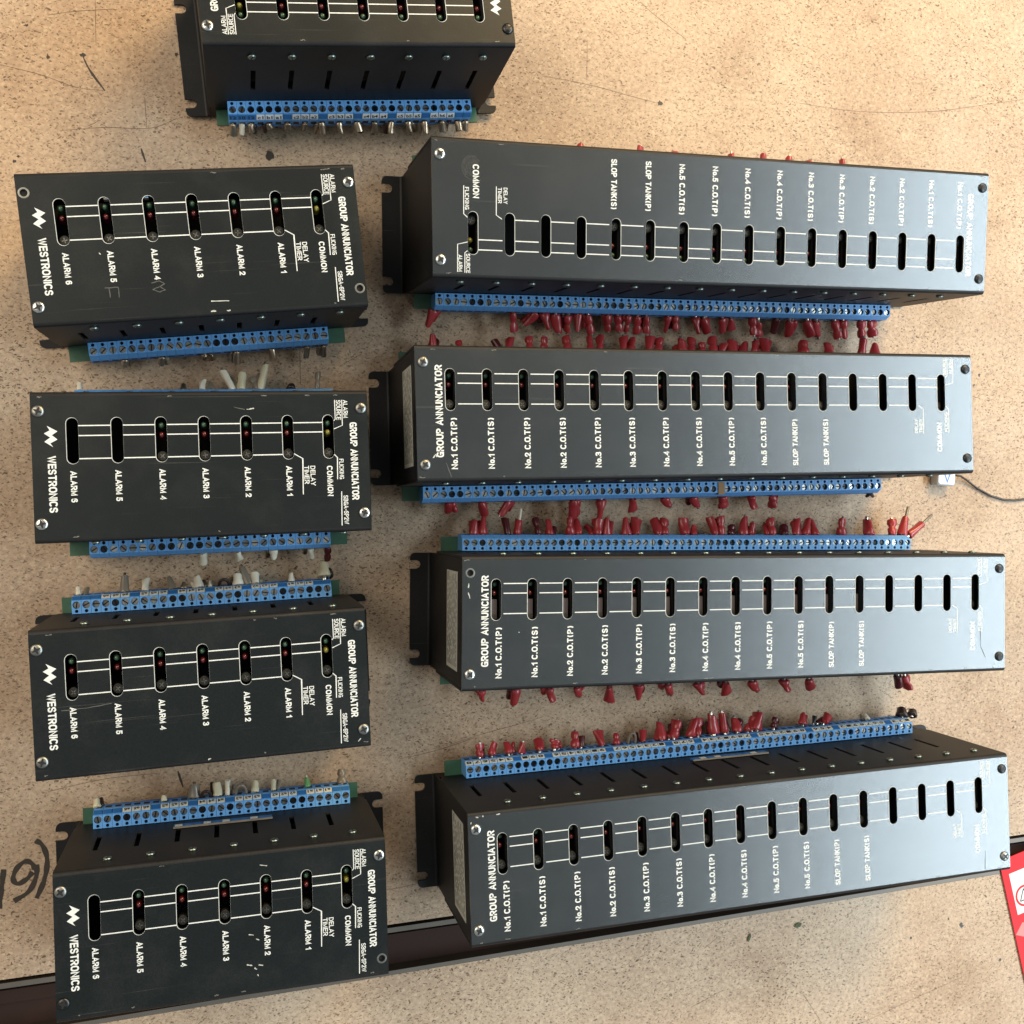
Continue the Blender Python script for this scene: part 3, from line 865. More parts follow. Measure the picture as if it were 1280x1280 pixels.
    'S5': [(-68.2, 44.7, -68.5, 49.5, 4.2, 'i'), (-32.9, 44.2, -33, 48.4, 2.8, 'i'), (-17, 43.6, -16.6, 52.8, 5.8, 'g'), (-10.3, 43.6, -10.1, 50.1, 6.2, 'o'), (-3.8, 43.7, -4.2, 53.1, 4.6, 'i'), (1.4, 43.9, 2, 53.9, 2.9, 'w'), (8.9, 43.6, 9.2, 51.6, 6.9, 'o'), (16.6, 44, 16.9, 50.9, 4.5, 'i'), (27, 44.5, 27.3, 50.7, 3, 'i'), (46.5, 44.6, 46.2, 50.9, 3, 'v'), (66.4, 45.1, 66.7, 53.4, 5.3, 'g')],
}

# ------------------------------------------------------------------ the annunciator units
H = 94.7
BOARD = 13.6          # top of the circuit board


def slot_xs(kind):
    return [-61.7 + 20.24 * k for k in range(7)] if kind == 'S' else [-151.9 + 20.05 * k for k in range(16)]


def lid_data(kind):
    hx, hy = (80.0, 36.2) if kind == 'S' else (170.4, 36.0)
    mat = 'lid_small' if kind == 'S' else 'lid_long'
    sx = 76.6 if kind == 'S' else 166.2
    r = 2.0
    mb = MB()
    holes = [stadium(x, 1.5, 23.6, 2.7) for x in slot_xs(kind)]
    holes += [circle(a * sx, b * 26.9, 1.9) for a in (-1, 1) for b in (-1, 1)]
    top = sheet([[(-hx, -hy + r), (hx, -hy + r), (hx, hy - r), (-hx, hy - r)]] + holes, 1.2)
    mb.mesh(top, mat, Matrix.Translation((0, 0, H - 0.6)))
    for s in (-1, 1):
        # rounded bend; dark reflection put in by the duller chassis paint
        rings = []
        for k in range(6):
            a = math.radians(90 * k / 5)
            rings.append((s * (hy - r + r * math.sin(a)), H - r + r * math.cos(a)))
        vs, n = [], len(rings)
        for x in (-hx, hx):
            vs += [(x, y, z) for y, z in rings]
        mb.add(vs, [(i, i + 1, i + 1 + n, i + n) if s > 0 else (i, i + n, i + 1 + n, i + 1) for i in range(n - 1)], 'chassis', True)
        inner = [(s * (hy - r + (r - 1.2) * math.sin(math.radians(18 * k))), H - r + (r - 1.2) * math.cos(math.radians(18 * k))) for k in range(6)]
        for x in (-hx, hx):          # close the bend's ends
            mb.add([(x, y, z) for y, z in rings] + [(x, y, z) for y, z in inner],
                   [(i, i + 1, i + 1 + n, i + n) for i in range(n - 1)], mat)
        # side wall with its upright adjustment slots
        if kind == 'S':
            xs = [s * (-64.5 + 20.0 * k) if s > 0 else -63.2 + 19.7 * k for k in range(7)]
        else:
            xs = [-156.2 + 20.0 * k for k in range(16)] if s > 0 else [-147.4 + 20.0 * k for k in range(16)]
        hl = [[(x - 1.3, 41), (x + 1.3, 41), (x + 1.3, 65), (x - 1.3, 65)] for x in xs]
        e = hx - 0.02
        wall = sheet([[(-e + 2.2, 14.4), (e - 2.2, 14.4), (e, 22), (e, H - r), (-e, H - r), (-e, 22)]] + hl, 1.2)
        rot = Matrix(((1, 0, 0, 0), (0, 0, -1, s * (hy - 0.6)), (0, 1, 0, 0), (0, 0, 0, 1)))
        mb.mesh(wall, 'chassis', rot)
    return mb.data('lid')


def bracket_data(kind):
    """end plate with its outward foot, right-hand end (+x)"""
    hx = 80.0 if kind == 'S' else 170.4
    mb = MB()
    e = hx + 12.3
    y = 34.6
    foot = [(hx - 1.3, -y), (e - 3, -y)]
    foot += [(e - 3 + 3 * math.sin(a), -y + 3 - 3 * math.cos(a)) for a in (0.5, 1.0, 1.57)]
    for c in (-27.4, 27.4):
        w = 2.6
        foot += [(e, c - w), (e - 6.4 + w, c - w)]
        foot += [(e - 6.4 + w - w * math.sin(q), c - w * math.cos(q)) for q in (0.52, 1.05, 1.57, 2.1, 2.62)]
        foot += [(e - 6.4 + w, c + w), (e, c + w)]
    foot += [(e - 3 + 3 * math.cos(a), y - 3 + 3 * math.sin(a)) for a in (0, 0.55, 1.1)]
    foot += [(e - 3, y), (hx - 1.3, y)]
    mb.mesh(sheet([foot], 1.5), 'chassis', Matrix.Translation((0, 0, 0.75)))
    # bend between foot and end wall
    arc = [(hx - 0.1 + 1.6 * (1 - math.cos(math.radians(q))), 1.5 + 1.6 * (1 - math.sin(math.radians(q)))) for q in (0, 22, 45, 68, 90)]
    n = len(arc)
    vs = [(x, -y, z) for x, z in arc] + [(x, y, z) for x, z in arc]
    mb.add(vs, [(i, i + 1, i + 1 + n, i + n) for i in range(n - 1)], 'chassis', True)
    mb.box((hx - 0.72, 0, (H - 1.3 + 0.1) / 2), (1.2, 2 * y, H - 1.5), 'chassis')
    # folded-in tab under the lid that takes the lid screws
    mb.box((hx - 6.2, 0, H - 2.0), (9.6, 2 * y - 2, 1.2), 'chassis')
    return mb.data('end_bracket')


def outline_mb(mb, xs, side=-1):
    """printed white rim round each slot, slightly out of register"""
    for x in xs:
        a, b = stadium(x, 1.5, 23.6, 2.7), stadium(x + side * 0.13, 1.3, 23.8, 2.86)
        n = len(a)
        mb.add([(p[0], p[1], H + 0.07) for p in a] + [(p[0], p[1], H + 0.07) for p in b],
               [(i, (i + 1) % n, (i + 1) % n + n, i + n) for i in range(n)], 'outline')


ZP = H + 0.07


def legends_small():
    """(name, MB) print on the small lid"""
    out = []

    def t(body, x, y0, y1, cap, wt=0.225):
        mb = MB()
        wt = 0.18 if cap < 2.6 else wt
        add_strokes(mb, body, (x, y0), (x, y1), cap, 'print', ZP, wt)
        out.append(('legend', mb))
    xs = slot_xs('S')
    for k in range(6):
        t('ALARM %d' % (6 - k), xs[k] - 0.1, -2.0, -17.0, 3.0)
    t('WESTRONICS', -71.2, 5.4, -21.6, 3.9)
    t('GROUP ANNUNCIATOR', 72.4, 19.6, -20.0, 3.8)
    t('COMMON', 59.7, -2.4, -17.8, 3.0)
    t('FLICKING', 65.7, 1.0, -9.3, 2.3)
    t('DELAY', 51.2, -2.2, -12.2, 2.5)
    t('TIMER', 48.1, -2.1, -11.2, 2.5)
    t('ALARM', 68.7, 31.1, 22.0, 2.4)
    t('SOURCE', 65.2, 31.1, 21.0, 2.4)
    t('SBGA-6P2W', 67.3, -17.7, -32.4, 2.4)
    mb = MB()
    w = 0.55
    for a, b in zip(xs[:-1], xs[1:]):
        for i, y in enumerate((19.8, 15.0, 3.9)):
            if i == 2 and b == xs[-1]:
                continue
            stroke(mb, [(a + 2.72, y), (b - 2.95, y)], w, 'print', ZP)
    stroke(mb, [(xs[5] + 2.6, 4.2), (46.4, 1.6), (46.0, -16.5)], 0.45, 'print', ZP)
    stroke(mb, [(xs[6] + 2.5, 3.4), (63.8, 1.8), (63.5, -9.3)], 0.45, 'print', ZP)
    stroke(mb, [(67.0, 31.2), (66.9, 18.2), (xs[6] + 2.8, 16.4)], 0.42, 'print', ZP)
    stroke(mb, [(63.4, 31.2), (63.4, 21.4), (xs[6] + 2.9, 20.6)], 0.42, 'print', ZP)
    stroke(mb, [(65.3, -15.6), (64.9, -33.0)], 0.45, 'print', ZP)
    out.append(('printed_line', mb))
    mb = MB()
    outline_mb(mb, xs)
    out.append(('slot_outline', mb))
    mb = MB()       # zigzag maker's mark
    for z in (0, 1):
        d = -4.0 * z
        top = [(-74.3, 16.3 + d), (-71.7, 17.7 + d), (-72.9, 19.9 + d), (-68.3, 17.2 + d), (-70.8, 15.4 + d)]
        if z:
            top = [(-74.1, 12.3), (-71.6, 14.3), (-70.8, 15.4), (-68.4, 13.3), (-71.6, 11.4)]
        if z == 0:
            mb.add([(*p, ZP) for p in [(-72.9, 19.9), (-68.3, 17.2), (-70.8, 15.4), (-71.6, 14.3), (-74.3, 16.3), (-71.7, 17.7)]], [list(range(6))], 'print')
        else:
            mb.add([(*p, ZP) for p in [(-70.8, 15.4), (-68.4, 13.3), (-71.6, 11.5), (-70.4, 9.7), (-74.2, 12.3), (-71.6, 14.3)]], [list(range(6))], 'print')
    out.append(('emblem', mb))
    return out


def legends_long():
    out = []

    def t(body, x, y0, y1, cap, wt=0.225):
        mb = MB()
        wt = 0.18 if cap < 2.6 else wt
        add_strokes(mb, body, (x, y0), (x, y1), cap, 'print', ZP, wt)
        out.append(('legend', mb))
    xs = slot_xs('L')
    for k in range(10):
        t('No.%d C.O.T(%s)' % (k // 2 + 1, 'PS'[k % 2]), xs[k] + 1.4, -29.4, -2.4, 3.5)
    t('SLOP TANK(P)', xs[10] + 1.4, -29.8, -3.4, 3.5)
    t('SLOP TANK(S)', xs[11] + 1.4, -29.8, -3.4, 3.5)
    t('GROUP ANNUNCIATOR', -158.1, -23.0, 25.4, 4.1)
    t('COMMON', 147.0, -22.6, -5.4, 3.5)
    t('FLICKING', 151.9, -10.8, 0.7, 2.2)
    t('DELAY', 131.0, -11.5, -3.2, 2.2)
    t('TIMER', 134.1, -11.4, -3.4, 2.2)
    t('SOURCE', 151.5, 23.3, 33.3, 2.2)
    t('ALARM', 155.7, 24.0, 32.6, 2.2)
    mb = MB()
    w = 0.55
    for a, b in zip(xs[:-1], xs[1:]):
        for i, y in enumerate((21.1, 15.9, 5.0)):
            if i == 2 and b == xs[-1]:
                continue
            stroke(mb, [(a + 4.0, y), (b - 2.95, y)], w, 'print', ZP)
    stroke(mb, [(136.0, -11.9), (136.1, 2.8), (133.0, 4.8)], 0.45, 'print', ZP)
    stroke(mb, [(153.6, -11.6), (153.7, 2.9), (xs[15] + 2.9, 4.6)], 0.45, 'print', ZP)
    stroke(mb, [(157.2, 32.9), (157.1, 18.6), (xs[15] + 2.9, 17.3)], 0.42, 'print', ZP)
    stroke(mb, [(153.3, 33.1), (153.2, 22.8), (xs[15] + 2.9, 21.8)], 0.42, 'print', ZP)
    out.append(('printed_line', mb))
    mb = MB()
    outline_mb(mb, xs)
    out.append(('slot_outline', mb))
    return out


LID = {k: lid_data(k) for k in 'SL'}
BRACKET = {k: bracket_data(k) for k in 'SL'}
LEGEND = {'S': [(n, m.data(n)) for n, m in legends_small()], 'L': [(n, m.data(n)) for n, m in legends_long()]}


def board_data(kind):
    mb = MB()
    x0, x1 = (-76.2, 75.8) if kind == 'S' else (-166.0, 157.5)
    mb.box(((x0 + x1) / 2, 0, BOARD - 0.8), (x1 - x0, 89.4, 1.6), 'pcb')
    return mb.data('circuit_board')


def base_data(kind):
    hx = 80.0 if kind == 'S' else 170.4
    mb = MB()
    mb.box((0, 0, 0.75), (2 * hx - 3.0, 69.0, 1.5), 'chassis')
    mb.box((0, 0, 45.0), (2 * hx - 6.0, 66.0, 1.0), 'dark')          # black card-frame sheet, added to hide the lit board and keep slots dark
    for s in (-1, 1):
        mb.box((0, s * 33.9, 6.0), (2 * hx - 3.2, 1.2, 9.0), 'chassis')
    return mb.data('base_tray')


BOARD_ME = {k: board_data(k) for k in 'SL'}
BASE_ME = {k: base_data(k) for k in 'SL'}

mb = MB()      # foil rating plate on the left end wall: lines of fine print
mb.box((0, 0, 0), (0.16, 54, 28), 'foil')
rp = random.Random(3)
for row in range(9):
    yy = -25.0
    zz = 11.5 - row * 2.8
    while yy < 23:
        ln = rp.uniform(1.2, 5.5)
        mb.box((-0.1, yy + ln / 2, zz), (0.06, ln, rp.uniform(0.5, 1.2)), 'label_ink')
        yy += ln + rp.uniform(0.5, 2.4)
RATING = mb.data('rating_label')


def tag_data(body, mat):
    """write-on marker on the sloping front of a terminal (local: pole frame)"""
    mb = MB()
    a = math.atan2(9.6 - 12.9, 9.1 - 7.2)
    d = Vector((0, math.cos(a), math.sin(a)))
    nrm = Vector((0, -math.sin(a), math.cos(a)))
    o = Vector((0, 7.2, 12.9)) + nrm * 0.05
    w, L0, L1 = 2.2, 0.4, 3.5
    P = lambda u, v, k: o + Vector((u, 0, 0)) + d * v + nrm * k
    vs = [P(-w, L0, 0), P(w, L0, 0), P(w, L1, 0), P(-w, L1, 0), P(-w, L0, 0.3), P(w, L0, 0.3), P(w, L1, 0.3), P(-w, L1, 0.3)]
    mb.add(vs, [(4, 7, 6, 5), (0, 1, 5, 4), (1, 2, 6, 5), (2, 3, 7, 6), (3, 0, 4, 7)], mat)
    if body:
        me, x0, x1 = text_mesh(body, 0.03)
        k = 3.2 / (x1 - x0)
        cap = 2.0 / CAP
        # upright for someone facing the strip from outside
        vs = [P(-(v.co.x - (x0 + x1) / 2) * k, L1 - 0.45 - v.co.y * cap, 0.36) for v in me.vertices]
        mb.add(vs, [list(reversed(p.vertices)) for p in me.polygons], 'tag_ink')
    return mb.data('marker_tag')


TAGS = {}


def get_tag(body, mat):
    if (body, mat) not in TAGS:
        TAGS[(body, mat)] = tag_data(body, mat)
    return TAGS[(body, mat)]


def strip(unit, kind, side, x0, n, detail, tags, seed):
    """row of screw terminals along one long side"""
    rnd = random.Random(seed)
    hy = 36.55
    mb = MB()
    L = n * PITCH
    mb.box((x0 + L / 2, side * (hy + 9.62), BOARD + 2.0), (L, 0.35, 2.4), 'blue_edge')       # shared front ledge
    if not detail:
        for k in range(n):
            x = x0 + (k + 0.5) * PITCH
            M4 = Matrix.Translation((x, side * hy, BOARD)) @ Matrix.Rotation(0 if side > 0 else math.pi, 4, 'Z')
            mb.merge(POLE_MB, M4)
            mb.merge(TSCREW_MB, M4 @ Matrix.Translation((0, 4.75, 11.1)))
        mb.build('terminal_strip', unit)
        return
    st = mb.build('terminal_strip', unit)
    rz = 0 if side > 0 else math.pi
    for k in range(n):
        x = x0 + (k + 0.5) * PITCH
        put('terminal', POLE, st, (x, side * hy, BOARD), rz)
        q = rnd.random()
        me = TSCREW[0] if q < 0.42 else TSCREW[1] if q < 0.80 else TSCREW[2]
        put('terminal_screw', me, st, (x, side * (hy + 4.75), BOARD + 11.1 + rnd.uniform(-0.25, 0.9)), rnd.uniform(0, math.pi))
        if tags:
            idx = k if side < 0 else n - 1 - k     # counted left to right facing the strip
            body, mat = tags(idx)
            if mat:
                put('marker_tag', get_tag(body, mat), st, (x, side * hy, BOARD), rz)


def tags_abc(k):
    """three numbered blues, then c b a in white, one blue between the groups"""
    if k < 3:
        return ('10', 'blue_edge') if k == 1 else ('12', 'blue_edge')
    j = k - 3
    g, r = divmod(j, 4)
    if g < 6 and r < 3:
        return ('cba'[r] + str(g + 1), 'card_white')
    return ('', 'blue_edge')


def tags_small(k):
    if k < 2 or k > 25:
        return ('', 'blue_edge')
    return ('a%d' % ((k - 2) // 4 + 1), 'white_tube') if (k - 2) % 4 != 3 else ('', 'blue_edge')


def tags_long(k):
    return ('', 'blue_edge') if k % 4 == 3 and (k * 7) % 5 < 3 else ('%d' % (k % 9 + 1), 'white_tube')


def loop_wire(unit, bx, by, tx, ty, w, seed):
    mb = MB()
    pts = []
    up = 1 if ty > by else -1
    for k in range(11):
        a = math.pi * k / 10
        pts.append((bx - w * 0.42 * math.cos(a), by + (ty - by) * math.sin(a) ** 0.8, 19 + 3 * math.sin(a)))
    pts = [(pts[0][0], pts[0][1] - up * 2, 18)] + pts + [(pts[-1][0], pts[-1][1] - up * 2, 18)]
    mb.tube(pts, 0.85, 'grey_tube' if seed % 2 else 'brown', 8)
    mb.build('wire_loop', unit)


def stub(unit, q, seed, dz=0.0):
    bx, by, tx, ty, w, kind = q
    s = 1 if ty > 0 else -1
    if abs(by) < 44.6:
        # base hidden under the lid: it starts at the terminal's front
        by = s * 45.8
    by = s * max(abs(by), 45.9)
    if kind == 'o':
        return loop_wire(unit, bx, by, tx, ty, w, seed)
    rnd = random.Random(seed)
    a, b = Vector((bx, by, 18.6 + dz * 0.5)), Vector((tx, ty, 15.5 + dz + rnd.uniform(-1.5, 2.0)))
    d = b - a
    ln = d.length
    if abs(ty) < abs(by) + 2.5:
        ln = max(ln, 4)
    me = rnd.choice(STUB[kind])
    o = put(STUB_NAME[kind], me, unit, a)
    y = d.normalized()
    x = y.cross(Vector((0, 0, 1))).normalized()
    z = x.cross(y)
    roll = Matrix.Rotation(rnd.uniform(0, 6.28), 3, 'Y')
    R3 = Matrix((x, y, z)).transposed() @ roll
    r = w / 2 * (0.92 if kind in 'rd' else 1.0)
    # the sleeve's length is along +y, its radius across
    o.rotation_mode = 'QUATERNION'
    o.rotation_quaternion = R3.to_quaternion()
    o.scale = (r, ln / MM * MM, r)
    return o


def unit(key, kind, x, y, rz, rx, ry, label, flip, cards, screws, detail_sides, tagfn, rating=False):
    hx = 80.0 if kind == 'S' else 170.4
    u = bpy.data.objects.new('annunciator', None)
    COL.objects.link(u)
    u.empty_display_size = 0.02
    z0 = abs(math.sin(rx)) * 35 + abs(math.sin(ry)) * (hx + 6)
    u.location = (x * MM, y * MM, z0 * MM)
    u.rotation_euler = (rx, ry, rz)
    tag(u, label, 'annunciator', 'small annunciators' if kind == 'S' else 'long annunciators')
    put('base_tray', BASE_ME[kind], u)
    put('end_bracket', BRACKET[kind], u)
    put('end_bracket', BRACKET[kind], u, rz=math.pi)
    board_flip = math.pi if (flip and kind == 'S') else 0
    put('circuit_board', BOARD_ME[kind], u, rz=board_flip)
    fr = math.pi if flip else 0.0
    lid = put('lid', LID[kind], u, rz=fr if kind == 'S' else 0)
    if kind == 'L' and flip:
        lid.data = LID_FLIP
    for n, me in LEGEND[kind]:
        put(n, me, lid, rz=fr if kind == 'L' else 0)
    # lamps and trimmers seen through the slots
    xs = slot_xs(kind)
    sg = -1 if flip else 1
    ly = (19.8, 15.0, 4.6) if kind == 'S' else (20.6, 15.6, 5.2)
    for k, c in enumerate(cards):
        if c == '-':
            continue
        px = sg * xs[k]
        rnd = random.Random(ord(kind) * 31 + k * 17 + int(abs(x)))
        jx = rnd.uniform(-0.4, 0.2)
        put('channel_card', CARD, u, (px + 3.6, sg * 12.5, H - 6))
        dz = -3.8 if kind == 'S' else -5.0
        put('green_lamp', LED['green'], u, (px + jx, sg * ly[0], H + dz))
        put('yellow_lamp' if c == 'c' else 'red_lamp', LED['yellow' if c == 'c' else 'red'], u, (px + jx + rnd.uniform(-.2, .2), sg * ly[1], H + dz))
        if c == 'n':
            put('relay_body', SLAB, u, (px - 0.6, sg * 7.2, H - 3.2))
        else:
            put('trim_potentiometer', POT, u, (px, sg * ly[2], H - 3.6), rnd.uniform(0, 3))
    sx = 76.6 if kind == 'S' else 166.2
    for (cx, cy), sc in zip(((-sx, 26.9), (sx, 26.9), (sx, -26.9), (-sx, -26.9)), screws):
        if sc == 'h':
            put('empty_screw_hole', HOLE, lid, (cx * sg if kind == 'S' else cx, cy * sg if kind == 'S' else cy, H))
        else:
            put('lid_screw', SCREW[{'s': 'silver', 'd': 'dark', 'g': 'dull'}[sc]], u, (cx, cy, H), random.Random(cx * cy + x).uniform(0, 3))
    # side-wall screws (only the sides that show)
    for s in (-1, 1):
        if kind == 'S':
            sxs = [sg * s * (-56.4 + 20.2 * k) for k in range(7)] if s * sg > 0 else [sg * (-54.4 + 20.15 * k) for k in range(7)]
        else:
            sxs = [-145.2 + 20.1 * k for k in range(16)] if s > 0 else [-153.2 + 20.1 * k for k in range(16)]
        hy = 36.2 if kind == 'S' else 36.0
        for a in sxs:
            o = put('side_screw', SIDE, u, (a, s * (hy - 0.05), 82.5))
            o.rotation_euler = (-math.pi / 2 * s, 0, 0)
            o.rotation_euler = (Matrix.Rotation(-math.pi / 2 * s, 3, 'X') @ Matrix.Rotation(1.2 + 0.5 * math.sin(a), 3, 'Z')).to_euler()
    # terminals: the small units have 28 poles on one side and 26 on the other
    for s in (-1, 1):
        own = s * sg if kind == 'S' else s
        if kind == 'S':
            n = 28 if own > 0 else 26
            x0 = -n * PITCH / 2 + 0.2
        else:
            n, x0 = 62, -155.8
        strip(u, kind, s, x0, n, s in detail_sides, tagfn if s in detail_sides else None, int(x * 3 + y + s))
    for i, q in enumerate(STUBS[key]):
        stub(u, q, i * 13 + int(abs(x)) + 5)
        # many clamps hold a second, shorter end tucked beside the first
        rnd = random.Random(i * 31 + int(abs(y)))
        if q[5] in 'rmwi' and rnd.random() < 0.5:
            s = 1 if q[3] > 0 else -1
            dx = rnd.choice((-1, 1)) * rnd.uniform(1.8, 3.2)
            k2 = {'r': rnd.choice('rrd'), 'm': rnd.choice('mng'), 'w': rnd.choice('gmiw'), 'i': rnd.choice('gmn')}[q[5]]
            reach = abs(q[3]) - 45.9
            stub(u, (q[0] + dx, q[1], q[2] + dx * rnd.uniform(0.8, 1.6), s * (45.9 + max(3.0, reach * rnd.uniform(0.45, 0.85))), q[4] * rnd.uniform(0.75, 0.95), k2), i * 7 + 3, -3.0)
    if rating:
        put('rating_label', RATING, u, (-hx - 0.12, 0, 68.5))
    return u


# the turned lid of the long unit keeps its wall slots, only slots and print are turned
_s = slot_xs
def lid_flip():
    global slot_xs
    slot_xs = lambda k: [-q for q in _s(k)]
    st = globals()['stadium']
    globals()['stadium'] = lambda cx, a, b, r, n=8: st(cx, -b, -a, r, n)
    me = lid_data('L')
    globals()['stadium'] = st
    slot_xs = _s
    return me


LID_FLIP = lid_flip()

U = {}
U['S1'] = unit('S1', 'S', 61.5, 264.2, 0.107, -0.036, -0.006,
               'small black annunciator turned end for end, with white lettered tags along its blue terminals', True,
               'ffffffc', 'gsdg' if False else 'sdds', (-1,), tags_abc)
U['S2'] = unit('S2', 'S', -17.1, 128.7, 0.115, 0.025, -0.001,
               'small black annunciator with scratched lid and pale scuffs below ALARM 5 and ALARM 4', False,
               'ffffffc', 'hshs', (-1,), None)
U['S3'] = unit('S3', 'S', -13.0, 15.2, 0.036, -0.022, 0.003,
               'small black annunciator with two empty black slots at ALARM 6 and ALARM 5', False,
               '--ffffc', 'ggss', (-1,), None)
U['S4'] = unit('S4', 'S', -13.9, -96.0, 0.048, -0.005, 0.007,
               'small black annunciator with all slots filled and an ivory tube end by its terminals', False,
               'ffffffc', 'gggg', (1,), tags_small)
U['S5'] = unit('S5', 'S', -4.1, -215.3, 0.027, -0.017, 0.009,
               'small black annunciator with empty ALARM 6 slot lying across the table groove', False,
               '-fffffc', 'gshd', (1,), tags_small)
U['L1'] = unit('L1', 'L', 268.7, 164.8, 0.029, 0.084, 0.005,
               'long black annunciator turned end for end, its COMMON end toward the small units', True,
               'ffffffffffff---c', 'sdds', (-1,), None)
U['L2'] = unit('L2', 'L', 261.9, 47.3, 0.024, -0.018, 0.0,
               'long black annunciator beside the white plug with brown wire', False,
               'ffffffffffff---c', 'gddg', (-1,), None, True)
U['L3'] = unit('L3', 'L', 286.6, -68.5, -0.007, -0.017, 0.001,
               'long black annunciator with mauve blocks in its slots and a missing lid screw', False,
               'nnnnnnnnnnnn---c', 'hdds', (1,), None, True)
U['L4'] = unit('L4', 'L', 290.5, -198.4, 0.032, -0.017, 0.004,
               'long black annunciator lying along the table groove next to the red card', False,
               'ffffffffffff---c', 'sdgs', (1,), tags_long, True)

# loose strips of blank markers stuck to the walls
for key, xa, xb, za in (('S5', -27, 25, 39.3), ('L4', -14.4, 37, 38.0)):
    mb = MB()
    y = 36.9
    mb.box(((xa + xb) / 2, y, za), (xb - xa, 0.9, 5.2), 'blue_edge')
    mb.box(((xa + xb) / 2, y + 0.1, za + 2.75), (xb - xa + 0.6, 1.0, 0.35), 'grey_tube')
    k = xa + 2.5
    while k < xb - 2:
        mb.box((k, y + 0.5, za - 0.1), (3.9, 0.14, 3.2), 'blue_edge' if int(k) % 3 else 'white_tube')
        k += 4.98
    mb.build('marker_strip', U[key])

# chipped paint and scuffs on the lids
CHIPS = {
    'S5': [[(16.5, 28.9), (20.0, 28.0)], [(10.0, -5.4), (12.5, -6.1)], [(13.7, -8.1), (15.2, -8.8)], [(8.8, -20.5), (11.5, -21.2)],
           [(14.6, -21.3), (16.7, -21.9)], [(12.5, -22.6), (13.6, -23.5)], [(14.0, -26.0), (14.4, -26.8)]],
    'S2': [[(2.6, -28.8), (11.2, -29.3)], [(2.0, -33.9), (4.4, -33.9)], [(9.5, -34.0), (11.3, -34.0)], [(-46.7, -2.6), (-46.0, -3.5)]],
    'S3': [[(19.8, 26.8), (23.3, 27.3)]],
    'S4': [[(-1.0, -34), (0.5, -33.6)], [(73.5, -33.0), (74.9, -31.5)]],
    'L4': [[(-165.8, 33.5), (-164.6, 33.0)], [(-162.4, 33.7), (-161.8, 33.3)], [(-154.8, 33.7), (-152.7, 33.8)], [(-168.9, 30), (-168.5, 31)]],
    'L3': [[(-166.9, 21.3), (-167.1, 19)], [(-167.2, 16.6), (-166.3, 13.3)], [(-139.5, -5.3), (-138.9, -5.3)]],
    'L2': [[(-162.0, -23.4), (-160.6, -21.4), (-160.0, -23.0)]],
}
SCUFFS = {
    'S2': [[(-46.0, -19.6), (-39.9, -19.5), (-40.0, -24.5)], [(-44.1, -19.6), (-44.1, -24.3)], [(-24.4, -18.4), (-20.8, -17.6), (-18.4, -19.2), (-21, -20.4), (-24, -21.6), (-21, -23.0), (-18.4, -22), (-21, -20.2)]],
    'S3': [[(13.7, 28.0), (18.8, 26.7)]],
    'S4': [[(-67.1, -3.2), (-55.5, -2.8), (-44.3, -1.7)]],
    'L2': [[(-155.0, -26.1), (-152.5, -33.3)]],
    'L3': [[(152.5, -8.0), (152.7, -20.2), (156.2, -27.2)]],
    'L4': [[(152.4, -22.2), (152.0, -32.9)]],
}
for key, lst in list(CHIPS.items()) + list(SCUFFS.items()):
    chip = lst in CHIPS.values()
    lid = [c for c in U[key].children if c.name.startswith('lid') and not c.name.startswith('lid_screw')][0]
    mb = MB()
    rr = random.Random(len(lst))
    for ln in lst:
        pts = []
        for a, b in zip(ln[:-1], ln[1:]):
            for k in range(4):
                pts.append((a[0] + (b[0] - a[0]) * k / 4 + rr.uniform(-.12, .12), a[1] + (b[1] - a[1]) * k / 4 + rr.uniform(-.12, .12)))
        pts.append(ln[-1])
        stroke(mb, pts, [rr.uniform(0.25, 0.75) if chip else rr.uniform(0.25, 0.5) for _ in pts], 'chip' if chip else 'smudge', H + 0.06)
    mb.build('paint_chip' if chip else 'scuff_mark', lid)

# paint rubbed off here and there along the folded edges
for key, un in U.items():
    lid = [c for c in un.children if c.name.startswith('lid') and not c.name.startswith('lid_screw')][0]
    rr = random.Random(sum(map(ord, key)) * 7)
    hx = 79.2 if key[0] == 'S' else 169.6
    for _ in range(7 if key[0] == 'S' else 12):
        mb = MB()
        s = rr.choice((-1, 1))
        x = rr.uniform(-hx, hx) if rr.random() < 0.7 else rr.choice((-1, 1)) * rr.uniform(hx - 9, hx)
        ln = rr.uniform(0.6, 3.2)
        yy = s * 33.6
        pts = [(min(hx, max(-hx, x + ln * k / 4)), yy + rr.uniform(-0.2, 0.35)) for k in range(5)]
        stroke(mb, pts, [rr.uniform(0.15, 0.6) for _ in pts], 'nick', H + 0.05)
        mb.build('edge_nick', lid)

# greasy fingerprint on the turned long unit's lid
lid = [c for c in U['L1'].children if c.name.startswith('lid') and not c.name.startswith('lid_screw')][0]
rr = random.Random(5)
mb = MB()
for k in range(9):
    r = 1.2 + 0.62 * k
    a0, a1 = rr.uniform(0.2, 1.2), rr.uniform(3.6, 6.0)
    pts = [(-149.0 + r * 0.9 * math.cos(a0 + (a1 - a0) * t / 14), 21.0 + r * math.sin(a0 + (a1 - a0) * t / 14)) for t in range(15)]
    stroke(mb, pts, [rr.uniform(0.08, 0.26) for _ in pts], 'finger', H + 0.03 + 0.002 * k)
mb.build('fingerprint', lid)

# pale strip showing in the turned unit's last slot
mb = MB()
mb.box((151.6, -8.5, H - 4), (1.0, 11, 1.0), 'white_tube')
mb.build('paper_strip', U['L1'])

# folded brown tape over one terminal of the second long unit
mb = MB()
mb.box((36.4, -40.8, 27.2), (4.4, 7.4, 0.5), 'tape')
mb.box((36.4, -44.7, 25.6), (4.4, 0.5, 3.0), 'tape')
mb.build('tape_flag', U['L2'])

